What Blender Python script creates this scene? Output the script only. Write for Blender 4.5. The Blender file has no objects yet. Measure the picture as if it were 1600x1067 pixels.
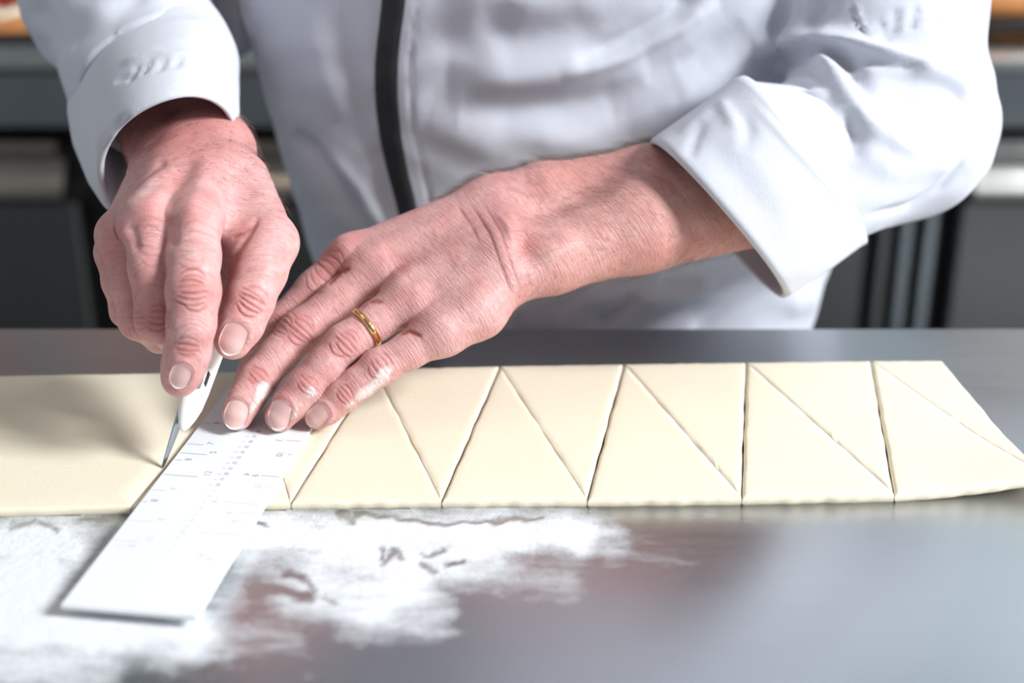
import bpy, math, random
import numpy as np
from mathutils import Vector, Matrix
from mathutils.bvhtree import BVHTree

random.seed(7)
RNG = np.random.default_rng(11)
S = bpy.context.scene
COL = S.collection

# ------------------------------------------------------------------ camera
H = 0.342                      # camera height over the table top (table top is z = 0)
F = 2222.0                     # focal length in pixels of the 1600 px wide frame (50 mm lens)
PITCH = math.radians(23.4)
SP, CP = math.sin(PITCH), math.cos(PITCH)
cam_d = bpy.data.cameras.new('camera')
cam = bpy.data.objects.new('camera', cam_d)
COL.objects.link(cam)
cam.location = (0, 0, H)
cam.rotation_euler = (math.radians(90) - PITCH, 0, 0)
cam_d.sensor_width = 36.0
cam_d.lens = F * 36.0 / 1600.0
cam_d.clip_start = 0.02
cam_d.dof.use_dof = True
cam_d.dof.focus_distance = 0.715
cam_d.dof.aperture_fstop = 3.6
S.camera = cam

# ------------------------------------------------------------------ light
w = bpy.data.worlds.new('world')
S.world = w
w.use_nodes = True
w.node_tree.nodes['Background'].inputs['Color'].default_value = (0.90, 0.93, 1.0, 1)
w.node_tree.nodes['Background'].inputs['Strength'].default_value = 0.17


def area(name, loc, target, size, size_y, power, color):
    d = bpy.data.lights.new(name, 'AREA')
    d.shape = 'RECTANGLE'
    d.size, d.size_y, d.energy, d.color = size, size_y, power, color
    o = bpy.data.objects.new(name, d)
    o.location = loc
    o.rotation_euler = (Vector(target) - Vector(loc)).to_track_quat('-Z', 'Y').to_euler()
    COL.objects.link(o)
    return o


area('window_daylight', (3.06, -0.55, 2.20), (0.0, 0.64, 0.05), 1.0, 1.0, 225, (0.93, 0.97, 1.0))
area('ceiling_lamp', (-0.7, 0.5, 1.9), (-0.1, 0.7, 0.0), 0.9, 0.4, 3, (1.0, 0.86, 0.72))

S.view_settings.view_transform = 'Standard'
S.view_settings.look = 'None'
S.view_settings.gamma = 1.0
S.view_settings.use_curve_mapping = False
S.view_settings.exposure = 0.42

# ------------------------------------------------------------------ helpers


def W(px, py, zc):
    """world point seen at pixel (px, py) at depth zc along the optical axis"""
    a, b = (px - 800.0) / F, (533.5 - py) / F
    return np.array([zc * a, zc * (CP + SP * b), H + zc * (CP * b - SP)])


def on_z(px, py, z):
    b = (533.5 - py) / F
    return W(px, py, (H - z) / (SP - CP * b))


def project(P):
    """pixel coordinates and depth of world points"""
    x, y, z = P[:, 0], P[:, 1], P[:, 2] - H
    zc = y * CP - z * SP
    yc = y * SP + z * CP
    return 800 + F * x / zc, 533.5 - F * yc / zc, zc


def mesh_np(name, V, faces, mat=None, parent=None, smooth=True):
    m = bpy.data.meshes.new(name)
    V = np.asarray(V, dtype=np.float32)
    if isinstance(faces, np.ndarray):
        n, k = faces.shape
        m.vertices.add(len(V))
        m.vertices.foreach_set('co', V.ravel())
        m.loops.add(n * k)
        m.loops.foreach_set('vertex_index', faces.astype(np.int32).ravel())
        m.polygons.add(n)
        m.polygons.foreach_set('loop_start', np.arange(0, n * k, k, dtype=np.int32))
        m.update(calc_edges=True)
        m.validate()
    else:
        m.from_pydata([tuple(map(float, v)) for v in V], [], faces)
        m.update()
    if smooth:
        m.polygons.foreach_set('use_smooth', np.ones(len(m.polygons), dtype=bool))
    o = bpy.data.objects.new(name, m)
    if mat:
        m.materials.append(mat)
    if parent:
        o.parent = parent
    COL.objects.link(o)
    return o


def attr(o, name, vals):
    a = o.data.attributes.new(name, 'FLOAT', 'POINT')
    a.data.foreach_set('value', np.asarray(vals, dtype=np.float32))


def empty(name, loc, label=None, cat=None, group=None):
    o = bpy.data.objects.new(name, None)
    o.location = loc
    o.empty_display_size = 0.05
    COL.objects.link(o)
    tag(o, label, cat, group)
    bpy.context.view_layer.update()
    return o


def tag(o, label=None, cat=None, group=None, kind=None):
    for k, v in (('label', label), ('category', cat), ('group', group), ('kind', kind)):
        if v:
            o[k] = v
    return o


def adopt(child, parent):
    """parent keeping the child's place"""
    child.parent = parent
    child.matrix_parent_inverse = parent.matrix_world.inverted()
    return child


class MB:
    """collects shapes into one mesh"""

    def __init__(self):
        self.v, self.f = [], []

    def box(self, lo, hi, bev=0.0):
        x0, y0, z0 = lo
        x1, y1, z1 = hi
        b = min(bev, (x1 - x0) / 2.01, (y1 - y0) / 2.01, (z1 - z0) / 2.01)
        n = len(self.v)
        if b <= 0:
            self.v += [(x, y, z) for z in (z0, z1) for (x, y) in ((x0, y0), (x1, y0), (x1, y1), (x0, y1))]
            self.f += [tuple(n + i for i in q) for q in
                       ((3, 2, 1, 0), (4, 5, 6, 7), (0, 1, 5, 4), (1, 2, 6, 5), (2, 3, 7, 6), (3, 0, 4, 7))]
            return self
        rings = []
        for (z, ins) in ((z0, b), (z0 + b, 0), (z1 - b, 0), (z1, b)):
            r = []
            for (cx, cy, sx, sy) in ((x0, y0, 1, 1), (x1, y0, -1, 1), (x1, y1, -1, -1), (x0, y1, 1, -1)):
                if (sx, sy) in ((1, 1), (-1, -1)):
                    pts = ((cx + sx * ins, cy + sy * (b + ins)), (cx + sx * (b + ins), cy + sy * ins))
                else:
                    pts = ((cx + sx * (b + ins), cy + sy * ins), (cx + sx * ins, cy + sy * (b + ins)))
                r += [(p[0], p[1], z) for p in pts]
            rings.append(r)
        self.loft(rings)
        return self

    def loft(self, rings, cap=True, closed=True):
        n = len(self.v)
        k = len(rings[0])
        for r in rings:
            self.v += [tuple(map(float, p)) for p in r]
        for i in range(len(rings) - 1):
            for j in range(k if closed else k - 1):
                a, b = n + i * k + j, n + i * k + (j + 1) % k
                self.f.append((a, b, b + k, a + k))
        if cap and closed:
            self.f.append(tuple(n + j for j in reversed(range(k))))
            self.f.append(tuple(n + (len(rings) - 1) * k + j for j in range(k)))
        return self

    def tube(self, pts, rad, k=10):
        pts = [np.array(p, float) for p in pts]
        rads = rad if hasattr(rad, '__len__') else [rad] * len(pts)
        rings = []
        up = None
        for i, p in enumerate(pts):
            t = pts[min(i + 1, len(pts) - 1)] - pts[max(i - 1, 0)]
            t /= np.linalg.norm(t)
            if up is None:
                up = np.array([0, 0, 1.0]) if abs(t[2]) < .9 else np.array([1.0, 0, 0])
            a = np.cross(t, up)
            a /= np.linalg.norm(a)
            up = np.cross(a, t)
            rings.append([p + rads[i] * (math.cos(q) * a + math.sin(q) * up) for q in np.linspace(0, 2 * math.pi, k, endpoint=False)])
        return self.loft(rings)

    def build(self, name, mat, parent=None, smooth=True, angle=40):
        o = mesh_np(name, self.v, self.f, mat, None, smooth)
        if parent:
            adopt(o, parent)
        if smooth:
            try:
                o.data.set_sharp_from_angle(angle=math.radians(angle))
            except Exception:
                pass
        return o


# ------------------------------------------------------------------ materials
class Mat:
    def __init__(self, name):
        self.m = bpy.data.materials.new(name)
        self.m.use_nodes = True
        self.t = self.m.node_tree
        self.b = self.t.nodes['Principled BSDF']
        self.out = self.t.nodes['Material Output']

    def n(self, typ, **kw):
        nd = self.t.nodes.new(typ)
        for k, v in kw.items():
            if k.startswith('_'):
                setattr(nd, k[1:], v)
            else:
                key = int(k[1:]) if k[0] == 'i' and k[1:].isdigit() else k.replace('__', ' ')
                if hasattr(v, 'is_output') and v.is_output:
                    self.t.links.new(v, nd.inputs[key])
                else:
                    nd.inputs[key].default_value = v
        return nd

    def link(self, a, b):
        self.t.links.new(a, b)

    def set(self, **kw):
        for k, v in kw.items():
            key = k.replace('__', ' ')
            if hasattr(v, 'is_output') and v.is_output:
                self.t.links.new(v, self.b.inputs[key])
            else:
                self.b.inputs[key].default_value = v
        return self

    def math(self, op, a, b=0.0, clamp=False):
        nd = self.t.nodes.new('ShaderNodeMath')
        nd.operation = op
        nd.use_clamp = clamp
        for i, v in enumerate((a, b)):
            if hasattr(v, 'is_output'):
                self.t.links.new(v, nd.inputs[i])
            else:
                nd.inputs[i].default_value = v
        return nd.outputs[0]

    def mix(self, fac, a, b):
        nd = self.t.nodes.new('ShaderNodeMix')
        nd.data_type = 'RGBA'
        for s, v in ((nd.inputs[0], fac), (nd.inputs[6], a), (nd.inputs[7], b)):
            if hasattr(v, 'is_output'):
                self.t.links.new(v, s)
            else:
                s.default_value = v
        return nd.outputs[2]

    def coord(self, scale=(1, 1, 1), rot=(0, 0, 0)):
        tc = self.n('ShaderNodeTexCoord')
        mp = self.n('ShaderNodeMapping', Vector=tc.outputs['Object'])
        mp.inputs['Scale'].default_value = scale
        mp.inputs['Rotation'].default_value = rot
        return mp.outputs[0]

    def noise(self, vec, scale, detail=4.0, rough=0.5):
        return self.n('ShaderNodeTexNoise', Vector=vec, Scale=scale, Detail=detail, Roughness=rough).outputs['Fac']

    def ramp(self, fac, p0, p1, c0=(0, 0, 0, 1), c1=(1, 1, 1, 1)):
        r = self.n('ShaderNodeValToRGB', Fac=fac)
        e = r.color_ramp.elements
        e[0].position, e[0].color = p0, c0
        e[1].position, e[1].color = p1, c1
        return r.outputs['Color']

    def bump(self, h, dist, strength=1.0, normal=None):
        b = self.n('ShaderNodeBump', Height=h, Distance=dist, Strength=strength)
        if normal:
            self.link(normal, b.inputs['Normal'])
        return b.outputs[0]

    def attr(self, name):
        return self.n('ShaderNodeAttribute', _attribute_name=name).outputs['Fac']


def plain(name, col, rough=0.5, metal=0.0, nscale=40, namp=0.12, bump=0.0):
    M = Mat(name)
    v = M.coord()
    n = M.noise(v, nscale, 5)
    c0 = tuple(c * (1 - namp) for c in col) + (1,)
    c1 = tuple(min(1, c * (1 + namp)) for c in col) + (1,)
    M.set(Base__Color=M.mix(n, c0, c1), Roughness=rough, Metallic=metal)
    if bump:
        M.set(Normal=M.bump(n, bump))
    return M.m


def steel(name, col, rough, stretch=(3, 220, 220), bumpd=0.00002):
    M = Mat(name)
    br = M.noise(M.coord(stretch), 1.0, 6, .6)
    sm = M.noise(M.coord(), 6.0, 4, .55)
    M.set(Base__Color=M.mix(sm, tuple(c * .86 for c in col) + (1,), tuple(col) + (1,)), Metallic=1.0,
          Roughness=M.math('ADD', M.math('MULTIPLY', br, .12), M.math('ADD', M.math('MULTIPLY', sm, .12), rough - .12)),
          Normal=M.bump(br, bumpd))
    return M.m


def skin():
    M = Mat('skin')
    v = M.coord()
    red, flo, frk = M.attr('red'), M.attr('flour'), M.attr('freckle')
    n1 = M.noise(v, 70, 4, .6)
    n2 = M.noise(v, 260, 4, .6)
    mott = M.ramp(n1, .3, .72)
    c = M.mix(mott, (.60, .30, .285, 1), (.77, .49, .475, 1))
    c = M.mix(M.math('MULTIPLY', M.math('ADD', red, M.math('MULTIPLY', n1, .18)), .8, True), c, (.57, .175, .17, 1))
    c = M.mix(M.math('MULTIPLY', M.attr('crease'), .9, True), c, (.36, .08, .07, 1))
    c = M.mix(M.ramp(n2, .45, .7, (0, 0, 0, 1), (.45, .45, .45, 1)), c, (.55, .235, .21, 1))
    # freckles: sparse brown spots
    vo = M.n('ShaderNodeTexVoronoi', Vector=v, Scale=190.0)
    sp = M.ramp(M.math('ADD', vo.outputs['Distance'], M.math('MULTIPLY', n2, .25)), .18, .34, (1, 1, 1, 1), (0, 0, 0, 1))
    gate = M.ramp(M.noise(v, 95, 2), .52, .62)
    c = M.mix(M.math('MULTIPLY', M.math('MULTIPLY', sp, gate), M.math('MULTIPLY', frk, .6)), c, (.36, .15, .09, 1))
    tan = M.math('MULTIPLY', frk, .22)
    c = M.mix(tan, c, (.55, .25, .16, 1))
    # flour dust that sticks in patches
    fn = M.noise(v, 1100, 4, .8)
    fn2 = M.noise(v, 180, 3, .6)
    fm = M.math('MULTIPLY', M.math('SUBTRACT', M.math('ADD', flo, M.math('ADD', M.math('MULTIPLY', fn, 1.0), M.math('MULTIPLY', fn2, .6))), 1.2), 3.4, True)
    fm = M.math('MULTIPLY', fm, M.math('MULTIPLY', flo, 1.2, True), True)
    c = M.mix(M.math('MULTIPLY', fm, .72), c, (.88, .80, .78, 1))
    # fine skin relief: crossing furrows and pores
    vo2 = M.n('ShaderNodeTexVoronoi', Vector=M.coord((1, 1, 1)), Scale=1000.0, _feature='DISTANCE_TO_EDGE')
    fur = M.ramp(vo2.outputs['Distance'], 0.0, .14)
    wr = M.noise(M.coord((1.0, 1.0, 1.0), (0, .3, .5)), 420, 5, .65)
    axn = M.attr('along')
    sx = M.n('ShaderNodeSeparateXYZ', Vector=v)
    cv = M.n('ShaderNodeCombineXYZ', X=M.math('MULTIPLY', axn, 1150.0), Y=M.math('MULTIPLY', sx.outputs['Y'], 170.0), Z=M.math('MULTIPLY', M.math('ADD', sx.outputs['Z'], M.math('MULTIPLY', sx.outputs['X'], .6)), 170.0))
    lines = M.noise(cv.outputs[0], 1.0, 3, .6)
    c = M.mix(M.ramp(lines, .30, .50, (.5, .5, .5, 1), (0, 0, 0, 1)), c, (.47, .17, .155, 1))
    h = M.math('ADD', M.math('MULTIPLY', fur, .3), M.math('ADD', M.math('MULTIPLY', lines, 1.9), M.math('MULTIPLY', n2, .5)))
    h = M.math('ADD', h, M.math('MULTIPLY', fm, 1.0))
    M.set(Base__Color=c, Roughness=M.math('ADD', .39, M.math('MULTIPLY', fm, .45)), Subsurface__Weight=.16, Subsurface__Scale=.004,
          Subsurface__Radius=(1.0, .34, .18), Specular__IOR__Level=.42, Normal=M.bump(h, .00036, .9))
    return M.m


def nail_mat():
    M = Mat('nail')
    v = M.coord()
    n = M.noise(v, 120, 3)
    tip = M.attr('tip')
    ln = M.noise(v, 700, 2)
    c = M.mix(n, (.66, .38, .35, 1), (.75, .49, .46, 1))
    c = M.mix(M.ramp(M.math('ADD', tip, M.math('MULTIPLY', n, .05)), .93, .97), c, (.82, .70, .64, 1))
    M.set(Base__Color=c, Roughness=.3, Subsurface__Weight=.1, Subsurface__Scale=.002, Coat__Weight=.2, Coat__Roughness=.2, Normal=M.bump(ln, .00004))
    return M.m


def cloth(name, col, scale=900):
    M = Mat(name)
    v = M.coord()
    wv = M.n('ShaderNodeTexWave', Vector=M.coord((1, 1, 1), (0, 0, .78)), Scale=scale * .5, Distortion=1.0)
    n = M.noise(v, 1400, 3)
    n1 = M.noise(v, 30, 3)
    h = M.math('ADD', M.math('MULTIPLY', wv.outputs['Fac'], .4), n)
    M.set(Base__Color=M.mix(n1, tuple(c * .97 for c in col) + (1,), tuple(col) + (1,)), Roughness=.85, Sheen__Weight=.15,
          Specular__IOR__Level=.2, Normal=M.bump(M.math('ADD', h, M.math('MULTIPLY', M.noise(v, 120, 3), 2.0)), .00018, .7))
    return M.m


def dough_mat():
    M = Mat('dough')
    v = M.coord()
    n = M.noise(v, 18, 5, .6)
    st = M.noise(M.coord((60, 420, 60)), 1.0, 5, .6)
    c = M.mix(n, (.79, .69, .515, 1), (.82, .745, .595, 1))
    c = M.mix(M.math('MULTIPLY', st, .4), c, (.83, .76, .62, 1))
    h = M.math('ADD', M.noise(v, 520, 5, .65), M.math('MULTIPLY', st, .9))
    M.set(Base__Color=c, Roughness=.62, Subsurface__Weight=.12, Subsurface__Scale=.006, Subsurface__Radius=(1, .7, .35),
          Specular__IOR__Level=.3, Normal=M.bump(h, .00028, .7))
    return M.m


def flour_mat():
    M = Mat('flour')
    v = M.coord()
    d = M.attr('dust')
    n = M.noise(M.coord((45, 120, 60), (0, 0, .95)), 1.0, 7, .62)
    n3 = M.noise(v, 28, 4, .6)
    n2 = M.noise(v, 700, 4, .75)
    e = M.math('ADD', M.math('MULTIPLY', n, 1.3), M.math('ADD', M.math('MULTIPLY', n3, .7), M.math('MULTIPLY', n2, .85)))
    a = M.math('ADD', M.math('MULTIPLY', d, 1.45), M.math('SUBTRACT', e, 1.70))
    a = M.math('MULTIPLY', M.math('MULTIPLY', a, .85, True), M.math('MULTIPLY', d, 5.0, True), True)
    a = M.math('MULTIPLY', a, .96)
    M.set(Base__Color=(.84, .85, .87, 1), Roughness=.95, Specular__IOR__Level=.1, Alpha=a, Normal=M.bump(M.math('ADD', n2, n), .0006))
    return M.m


MS = {}
MS['skin'] = skin()
MS['nail'] = nail_mat()
MS['jacket'] = cloth('jacket_cloth', (.575, .585, .65))
MS['cuff'] = cloth('cuff_cloth', (.60, .61, .67))
MS['trousers'] = cloth('trouser_cloth', (.05, .05, .06))
MS['zip'] = plain('zip_tape', (.012, .012, .014), .7, 0, 900, .4, .0002)
MS['table'] = steel('table_steel', (.60, .62, .64), .32, (14, 160, 60))
MS['counter'] = steel('counter_steel', (.27, .30, .32), .36)
MS['door_steel'] = steel('door_steel', (.15, .152, .15), .38)
MS['bright'] = steel('bright_steel', (.60, .59, .56), .27)
MS['lip_shaded'] = steel('door_lip_steel_shaded', (.33, .30, .26), .3)  # steel of the left handles with dim warm light put into its colour
MS['dough'] = dough_mat()
MS['flour'] = flour_mat()
MS['ruler'] = plain('ruler_plastic', (.80, .815, .83), .38, 0, 30, .01)
MS['ink'] = plain('ruler_ink', (.36, .39, .52), .6, 0, 60, .1)
MS['ink_faint'] = plain('ruler_ink_worn', (.64, .67, .77), .6, 0, 60, .1)
MS['handle'] = plain('knife_handle', (.86, .85, .80), .35, 0, 200, .03)
MS['blade'] = steel('blade_steel', (.36, .38, .41), .3)
MS['gold'] = None
MS['black'] = plain('black_rubber', (.015, .015, .016), .6)
MS['wall'] = plain('wall_paint', (.52, .57, .61), .8, 0, 8, .06, .0005)
MS['wall_dark'] = plain('wall_tile', (.20, .23, .235), .5, 0, 8, .08, .0005)
MS['reflector'] = plain('reflector_panel', (.44, .50, .54), .35, 0, 8, .05, .0005)  # for the added panel that reflects in the table top
MS['floor'] = plain('floor_tile', (.20, .19, .18), .5, 0, 12, .15, .0005)
MS['hair'] = plain('arm_hair', (.20, .14, .115), .4, 0, 300, .4)
MS['crust'] = plain('bread_crust', (.50, .20, .06), .55, 0, 60, .5, .001)
MS['crust_red'] = plain('red_glaze', (.42, .05, .03), .4, 0, 60, .5, .001)
MS['tray'] = steel('tray_steel', (.10, .10, .11), .4)


def gold():
    M = Mat('gold')
    v = M.coord()
    M.set(Base__Color=(.88, .58, .25, 1), Metallic=1.0, Roughness=.22, Normal=M.bump(M.noise(v, 800, 2), .00005))
    return M.m


MS['gold'] = gold()
# ------------------------------------------------------------------ setting
FZ = -0.90


def struct(name, mb, mat):
    o = mb.build(name, mat, None, smooth=False)
    o['kind'] = 'structure'
    return o


struct('floor', MB().box((-2.3, -1.2, FZ - .05), (3.3, 2.6, FZ)), MS['floor'])
struct('wall_back', MB().box((-2.3, 2.5, FZ), (3.3, 2.6, 3.1)), MS['wall_dark'])
struct('wall_left', MB().box((-2.3, -1.2, FZ), (-2.2, 2.5, 3.1)), MS['wall'])
struct('added_reflector_1', MB().box((.45, 2.46, .03), (2.6, 2.5, 1.5)), MS['reflector'])  # unseen panel added to brighten the table's reflection on the right
wr = MB()
wr.box((3.2, -1.2, FZ), (3.3, 2.5, 1.6)).box((3.2, -1.2, 2.8), (3.3, 2.5, 3.1))
wr.box((3.2, -1.2, 1.6), (3.3, -1.15, 2.8)).box((3.2, .05, 1.6), (3.3, 2.5, 2.8))
wall_r = struct('wall_right', wr, MS['wall'])
wf = MB()
for (lo, hi) in (((3.2, -1.15, 1.6), (3.26, .05, 1.65)), ((3.2, -1.15, 2.75), (3.26, .05, 2.8)), ((3.2, -1.15, 1.65), (3.26, -1.10, 2.75)), ((3.2, 0, 1.65), (3.26, .05, 2.75)), ((3.21, -.57, 1.65), (3.25, -.53, 2.75))):
    wf.box(lo, hi, .004)
struct('window_1', wf, MS['wall'])

# ------------------------------------------------------------------ work table
TY0, TY1, TXW = 0.08, 0.8125, 1.15
tab = empty('work_table', (0, .45, FZ), 'stainless steel work table with flour dusted worn grey top', 'table')
MB().box((-TXW, TY0, -.04), (TXW, TY1, 0), .003).build('table_top', MS['table'], tab)
for sx in (-1, 1):
    for y in (TY0 + .06, TY1 - .06):
        x = sx * (TXW - .08)
        lg = MB().tube([(x, y, FZ + .05), (x, y, -.04)], .02, 16).build('leg', MS['bright'], tab)
        adopt(MB().tube([(x, y, FZ), (x, y, FZ + .05)], [.024, .022], 14).build('foot', MS['black']), lg)
MB().box((-TXW + .08, TY0 + .06, FZ + .2), (TXW - .08, TY1 - .06, FZ + .23), .004).build('shelf', MS['table'], tab)

# ------------------------------------------------------------------ back counter
CY = 1.575
cnt = empty('kitchen_counter', (0, CY + .35, FZ), 'dark steel kitchen counter with fridge doors standing behind the person', 'counter')
MB().box((-2.0, CY, -.012), (2.0, 2.45, 0), .004).build('worktop', MS['bright'], cnt)
MB().box((-2.0, CY + .004, -.078), (2.0, CY + .03, -.0125), .003).build('fascia', MS['counter'], cnt)
MB().box((-2.0, CY + .05, FZ + .1), (2.0, 2.45, -.0125)).build('carcass', MS['black'], cnt)
MB().box((-1.98, CY + .09, FZ), (1.98, 2.4, FZ + .1)).build('plinth', MS['black'], cnt)


def cab_door(x0, x1, hx0, hx1):
    d = MB().box((x0, CY + .01, FZ + .14), (x1, CY + .045, -.165), .004).build('door', MS['door_steel'], cnt)
    # top rail of the door: two rounded lips with a finger groove between them
    prof = [(CY + .045, -.088), (CY + .012, -.088), (CY + .001, -.094), (CY - .001, -.104), (CY + .006, -.112), (CY + .022, -.118),
            (CY + .022, -.128), (CY + .012, -.142), (CY + .002, -.152), (CY + .002, -.160), (CY + .012, -.1645), (CY + .045, -.1645)]
    rings = [[(x, y, z) for (y, z) in prof] for x in (hx0, hx1)]
    adopt(MB().loft(rings).build('handle', MS['lip_shaded'] if x0 < -.4 else MS['bright'], None, True, 50), d)
    return d


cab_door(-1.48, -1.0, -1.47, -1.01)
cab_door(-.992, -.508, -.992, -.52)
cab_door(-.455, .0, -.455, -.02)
cab_door(.01, .42, .03, .40)
cab_door(.525, 1.0, .535, .99)
cab_door(1.01, 1.48, 1.02, 1.47)
for x in (.432, .458, .486):
    MB().box((x, CY + .012, FZ + .14), (x + .016, CY + .045, -.09), .003).build('post', MS['door_steel'] if x < .45 else MS['counter'], cnt)

# bread on trays on the back counter
def loaf(name, x, y, z, lx, ly, lz, mat, label, rz=0, group=None):
    rings = []
    for i in range(13):
        t = -1 + 2 * i / 12
        s = max(.02, (1 - abs(t) ** 2.6)) ** .5
        rings.append([(t * lx, s * ly * math.cos(a) * (1 + .05 * math.sin(5 * t + a)), max(-.35 * lz, s * lz * math.sin(a)) + .35 * lz) for a in np.linspace(0, 2 * math.pi, 20, endpoint=False)])
    root = empty(name, (x, y, z), label, 'bread', group)
    root.rotation_euler[2] = rz
    bpy.context.view_layer.update()
    b = MB().loft(rings).build('crust', mat, None, True, 80)
    b.parent = root
    for k in (-.45, 0, .45):
        sl = MB().tube([(k * lx - .2 * lx, -ly * .45, lz * 1.18), (k * lx, 0, lz * 1.36), (k * lx + .2 * lx, ly * .45, lz * 1.18)], [.004, .008, .004], 8).build('score', MS['dough'])
        sl.parent = root
    return root


def tray(x0, x1, y0, y1, z, label):
    t = empty('bread_board', ((x0 + x1) / 2, (y0 + y1) / 2, z), label, 'board')
    MB().box((x0 + .03, y0, z), (x1 - .03, y1, z + .006), .002).build('board', MS['tray'], t)
    for (a_, b_) in ((x0, x0 + .0295), (x1 - .0295, x1)):
        MB().box((a_, y0, z), (b_, y1, z + .006), .002).build('end_strip', MS['tray'], t)


tray(-1.05, -.45, 1.66, 2.05, 0.0, 'dark flat board of bread on the counter left of the person')
loaf('bread_loaf', -.60, 1.74, .0065, .10, .05, .012, MS['crust'], 'orange crusted loaf at the front of the left board', .1)
loaf('bread_loaf', -.84, 1.74, .0065, .11, .05, .012, MS['crust'], 'orange brown loaf at the outer front of the left board', -.1)
loaf('bread_loaf', -.62, 1.88, .0065, .10, .055, .075, MS['crust_red'], 'red glazed loaf behind the orange loaf on the left board', .2)
loaf('bread_loaf', -.86, 1.90, .0065, .11, .055, .075, MS['crust_red'], 'red glazed loaf at the outer back of the left board', 0)
# two level stand on the right
st = empty('bread_stand', (.80, 1.85, 0), 'low dark steel stand holding a tray shelf right of the person', 'stand')
for (x, y) in ((.50, 1.70), (1.10, 1.70), (.50, 2.0), (1.10, 2.0)):
    MB().tube([(x, y, 0), (x, y, .0145)], .008, 10).build('leg', MS['black'], st)
MB().box((.46, 1.665, .015), (1.14, 2.04, .024), .003).build('shelf_plate', MS['tray'], st)
for i, (x, y, rz) in enumerate(((.585, 1.75, .1), (.80, 1.76, -.15), (1.02, 1.75, .0))):
    loaf('bread_loaf', x, y, .0245, .095, .05, .05, MS['crust'], ['brown loaf on the right stand nearest the sleeve', 'middle brown loaf on the right stand', 'outermost brown loaf on the right stand'][i], rz)
for i, (x, y) in enumerate(((.60, 1.72), (.78, 1.74))):
    loaf('bread_roll', x, y, 0, .045, .03, .0075, MS['crust'], ['small flat roll under the stand near the sleeve', 'small flat roll under the stand farther right'][i], .3)

# ------------------------------------------------------------------ dough
TH = 0.005
front = [(-260, 816), (0, 809), (205, 804.5), (455, 798), (690, 795), (917, 793.5), (1158, 790.5), (1396, 785.5), (1634, 771)]
back = [(-140, 588), (0, 585), (392, 579.5), (585, 575.5), (781, 571), (975, 568), (1166, 565.5), (1361, 563), (1472, 562.5)]
B = {i - 2: on_z(*front[i], 0)[:2] for i in range(2, 9)}
Tp = {i - 2: on_z(*back[i], TH)[:2] for i in range(2, 9)}


def unit(v):
    return v / np.linalg.norm(v)


def dough_piece(name, poly, insets, label, cat, group=None, lift=None, seed=0, nick=True):
    """polygon of dough with rounded top edges; insets = gap per edge"""
    poly = [np.array(p) for p in poly]
    n = len(poly)
    area2 = sum(poly[i][0] * poly[(i + 1) % n][1] - poly[(i + 1) % n][0] * poly[i][1] for i in range(n))
    if area2 < 0:
        poly = poly[::-1]
        insets = [insets[(n - 2 - i) % n] for i in range(n)]

    def off(extra):
        out = []
        for i in range(n):
            p0, p1, p2 = poly[i - 1], poly[i], poly[(i + 1) % n]
            d0, d1 = unit(p1 - p0), unit(p2 - p1)
            n0, n1 = np.array([-d0[1], d0[0]]), np.array([-d1[1], d1[0]])
            a0, a1 = [g + extra * (.22 if .00008 < g < .0003 else .10 if 0 < g < .00009 else 1) for g in (insets[i - 1], insets[i])]
            A = np.array([n0, n1])
            out.append(np.linalg.solve(A, np.array([n0 @ p1 + a0, n1 @ p1 + a1])))
        return out
    rg = np.random.default_rng(seed)
    K = 120 if nick else 44
    ring_def = [(.0006, 0.0), (0.0, .0012), (-.0001, TH * .6), (.0003, TH * .84), (.0010, TH * .965), (.0020, TH * .995)]
    ph = rg.uniform(0, 6.28, 6)

    def wob(p):
        return .0002 * math.sin(150 * p[0] + ph[0]) + .00015 * math.sin(190 * p[1] + ph[1])

    rings = []
    for (e, z) in ring_def:
        q = off(e)
        r = []
        for i in range(n):
            a, b = q[i], q[(i + 1) % n]
            nrm = unit(b - a)
            nrm = np.array([-nrm[1], nrm[0]])
            for k in range(K):
                t = k / K
                p = a + (b - a) * t
                jt = (.00016 * math.sin(t * 41 + ph[2] + i) + .00022 * math.sin(t * 17 + ph[3] + i)) * math.sin(math.pi * t)
                for q_ in NICKS if nick else ():
                    d_ = math.hypot(p[0] - q_[0], p[1] - q_[1])
                    if d_ < .004:
                        jt += .0016 * math.exp(-(d_ / .0008) ** 2)
                p = p + nrm * jt
                zz = z
                if lift is not None:
                    zz += lift(p, z)
                r.append((p[0], p[1], zz))
        rings.append(r)
    mb = MB()
    mb.loft(rings, cap=False)
    # inner rings toward the centroid
    last = np.array(rings[-1])
    c = last.mean(axis=0)
    k = n * K
    base = len(mb.v) - k
    for s in (.85, .62, .38, .15):
        cur = c + (last - c) * s
        st0 = len(mb.v)
        for p in cur:
            zz = TH * .998
            if lift is not None:
                zz += lift(p[:2], TH)
            mb.v.append((p[0], p[1], zz))
        for j in range(k):
            mb.f.append((base + j, base + (j + 1) % k, st0 + (j + 1) % k, st0 + j))
        base = st0
    mb.v.append((c[0], c[1], TH * .998))
    for j in range(k):
        mb.f.append((base + j, base + (j + 1) % k, len(mb.v) - 1))
    mb.f.append(tuple(reversed(range(k))))
    o = mb.build(name, MS['dough'], None, True, 70)
    tag(o, label, cat, group)
    return o


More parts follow.
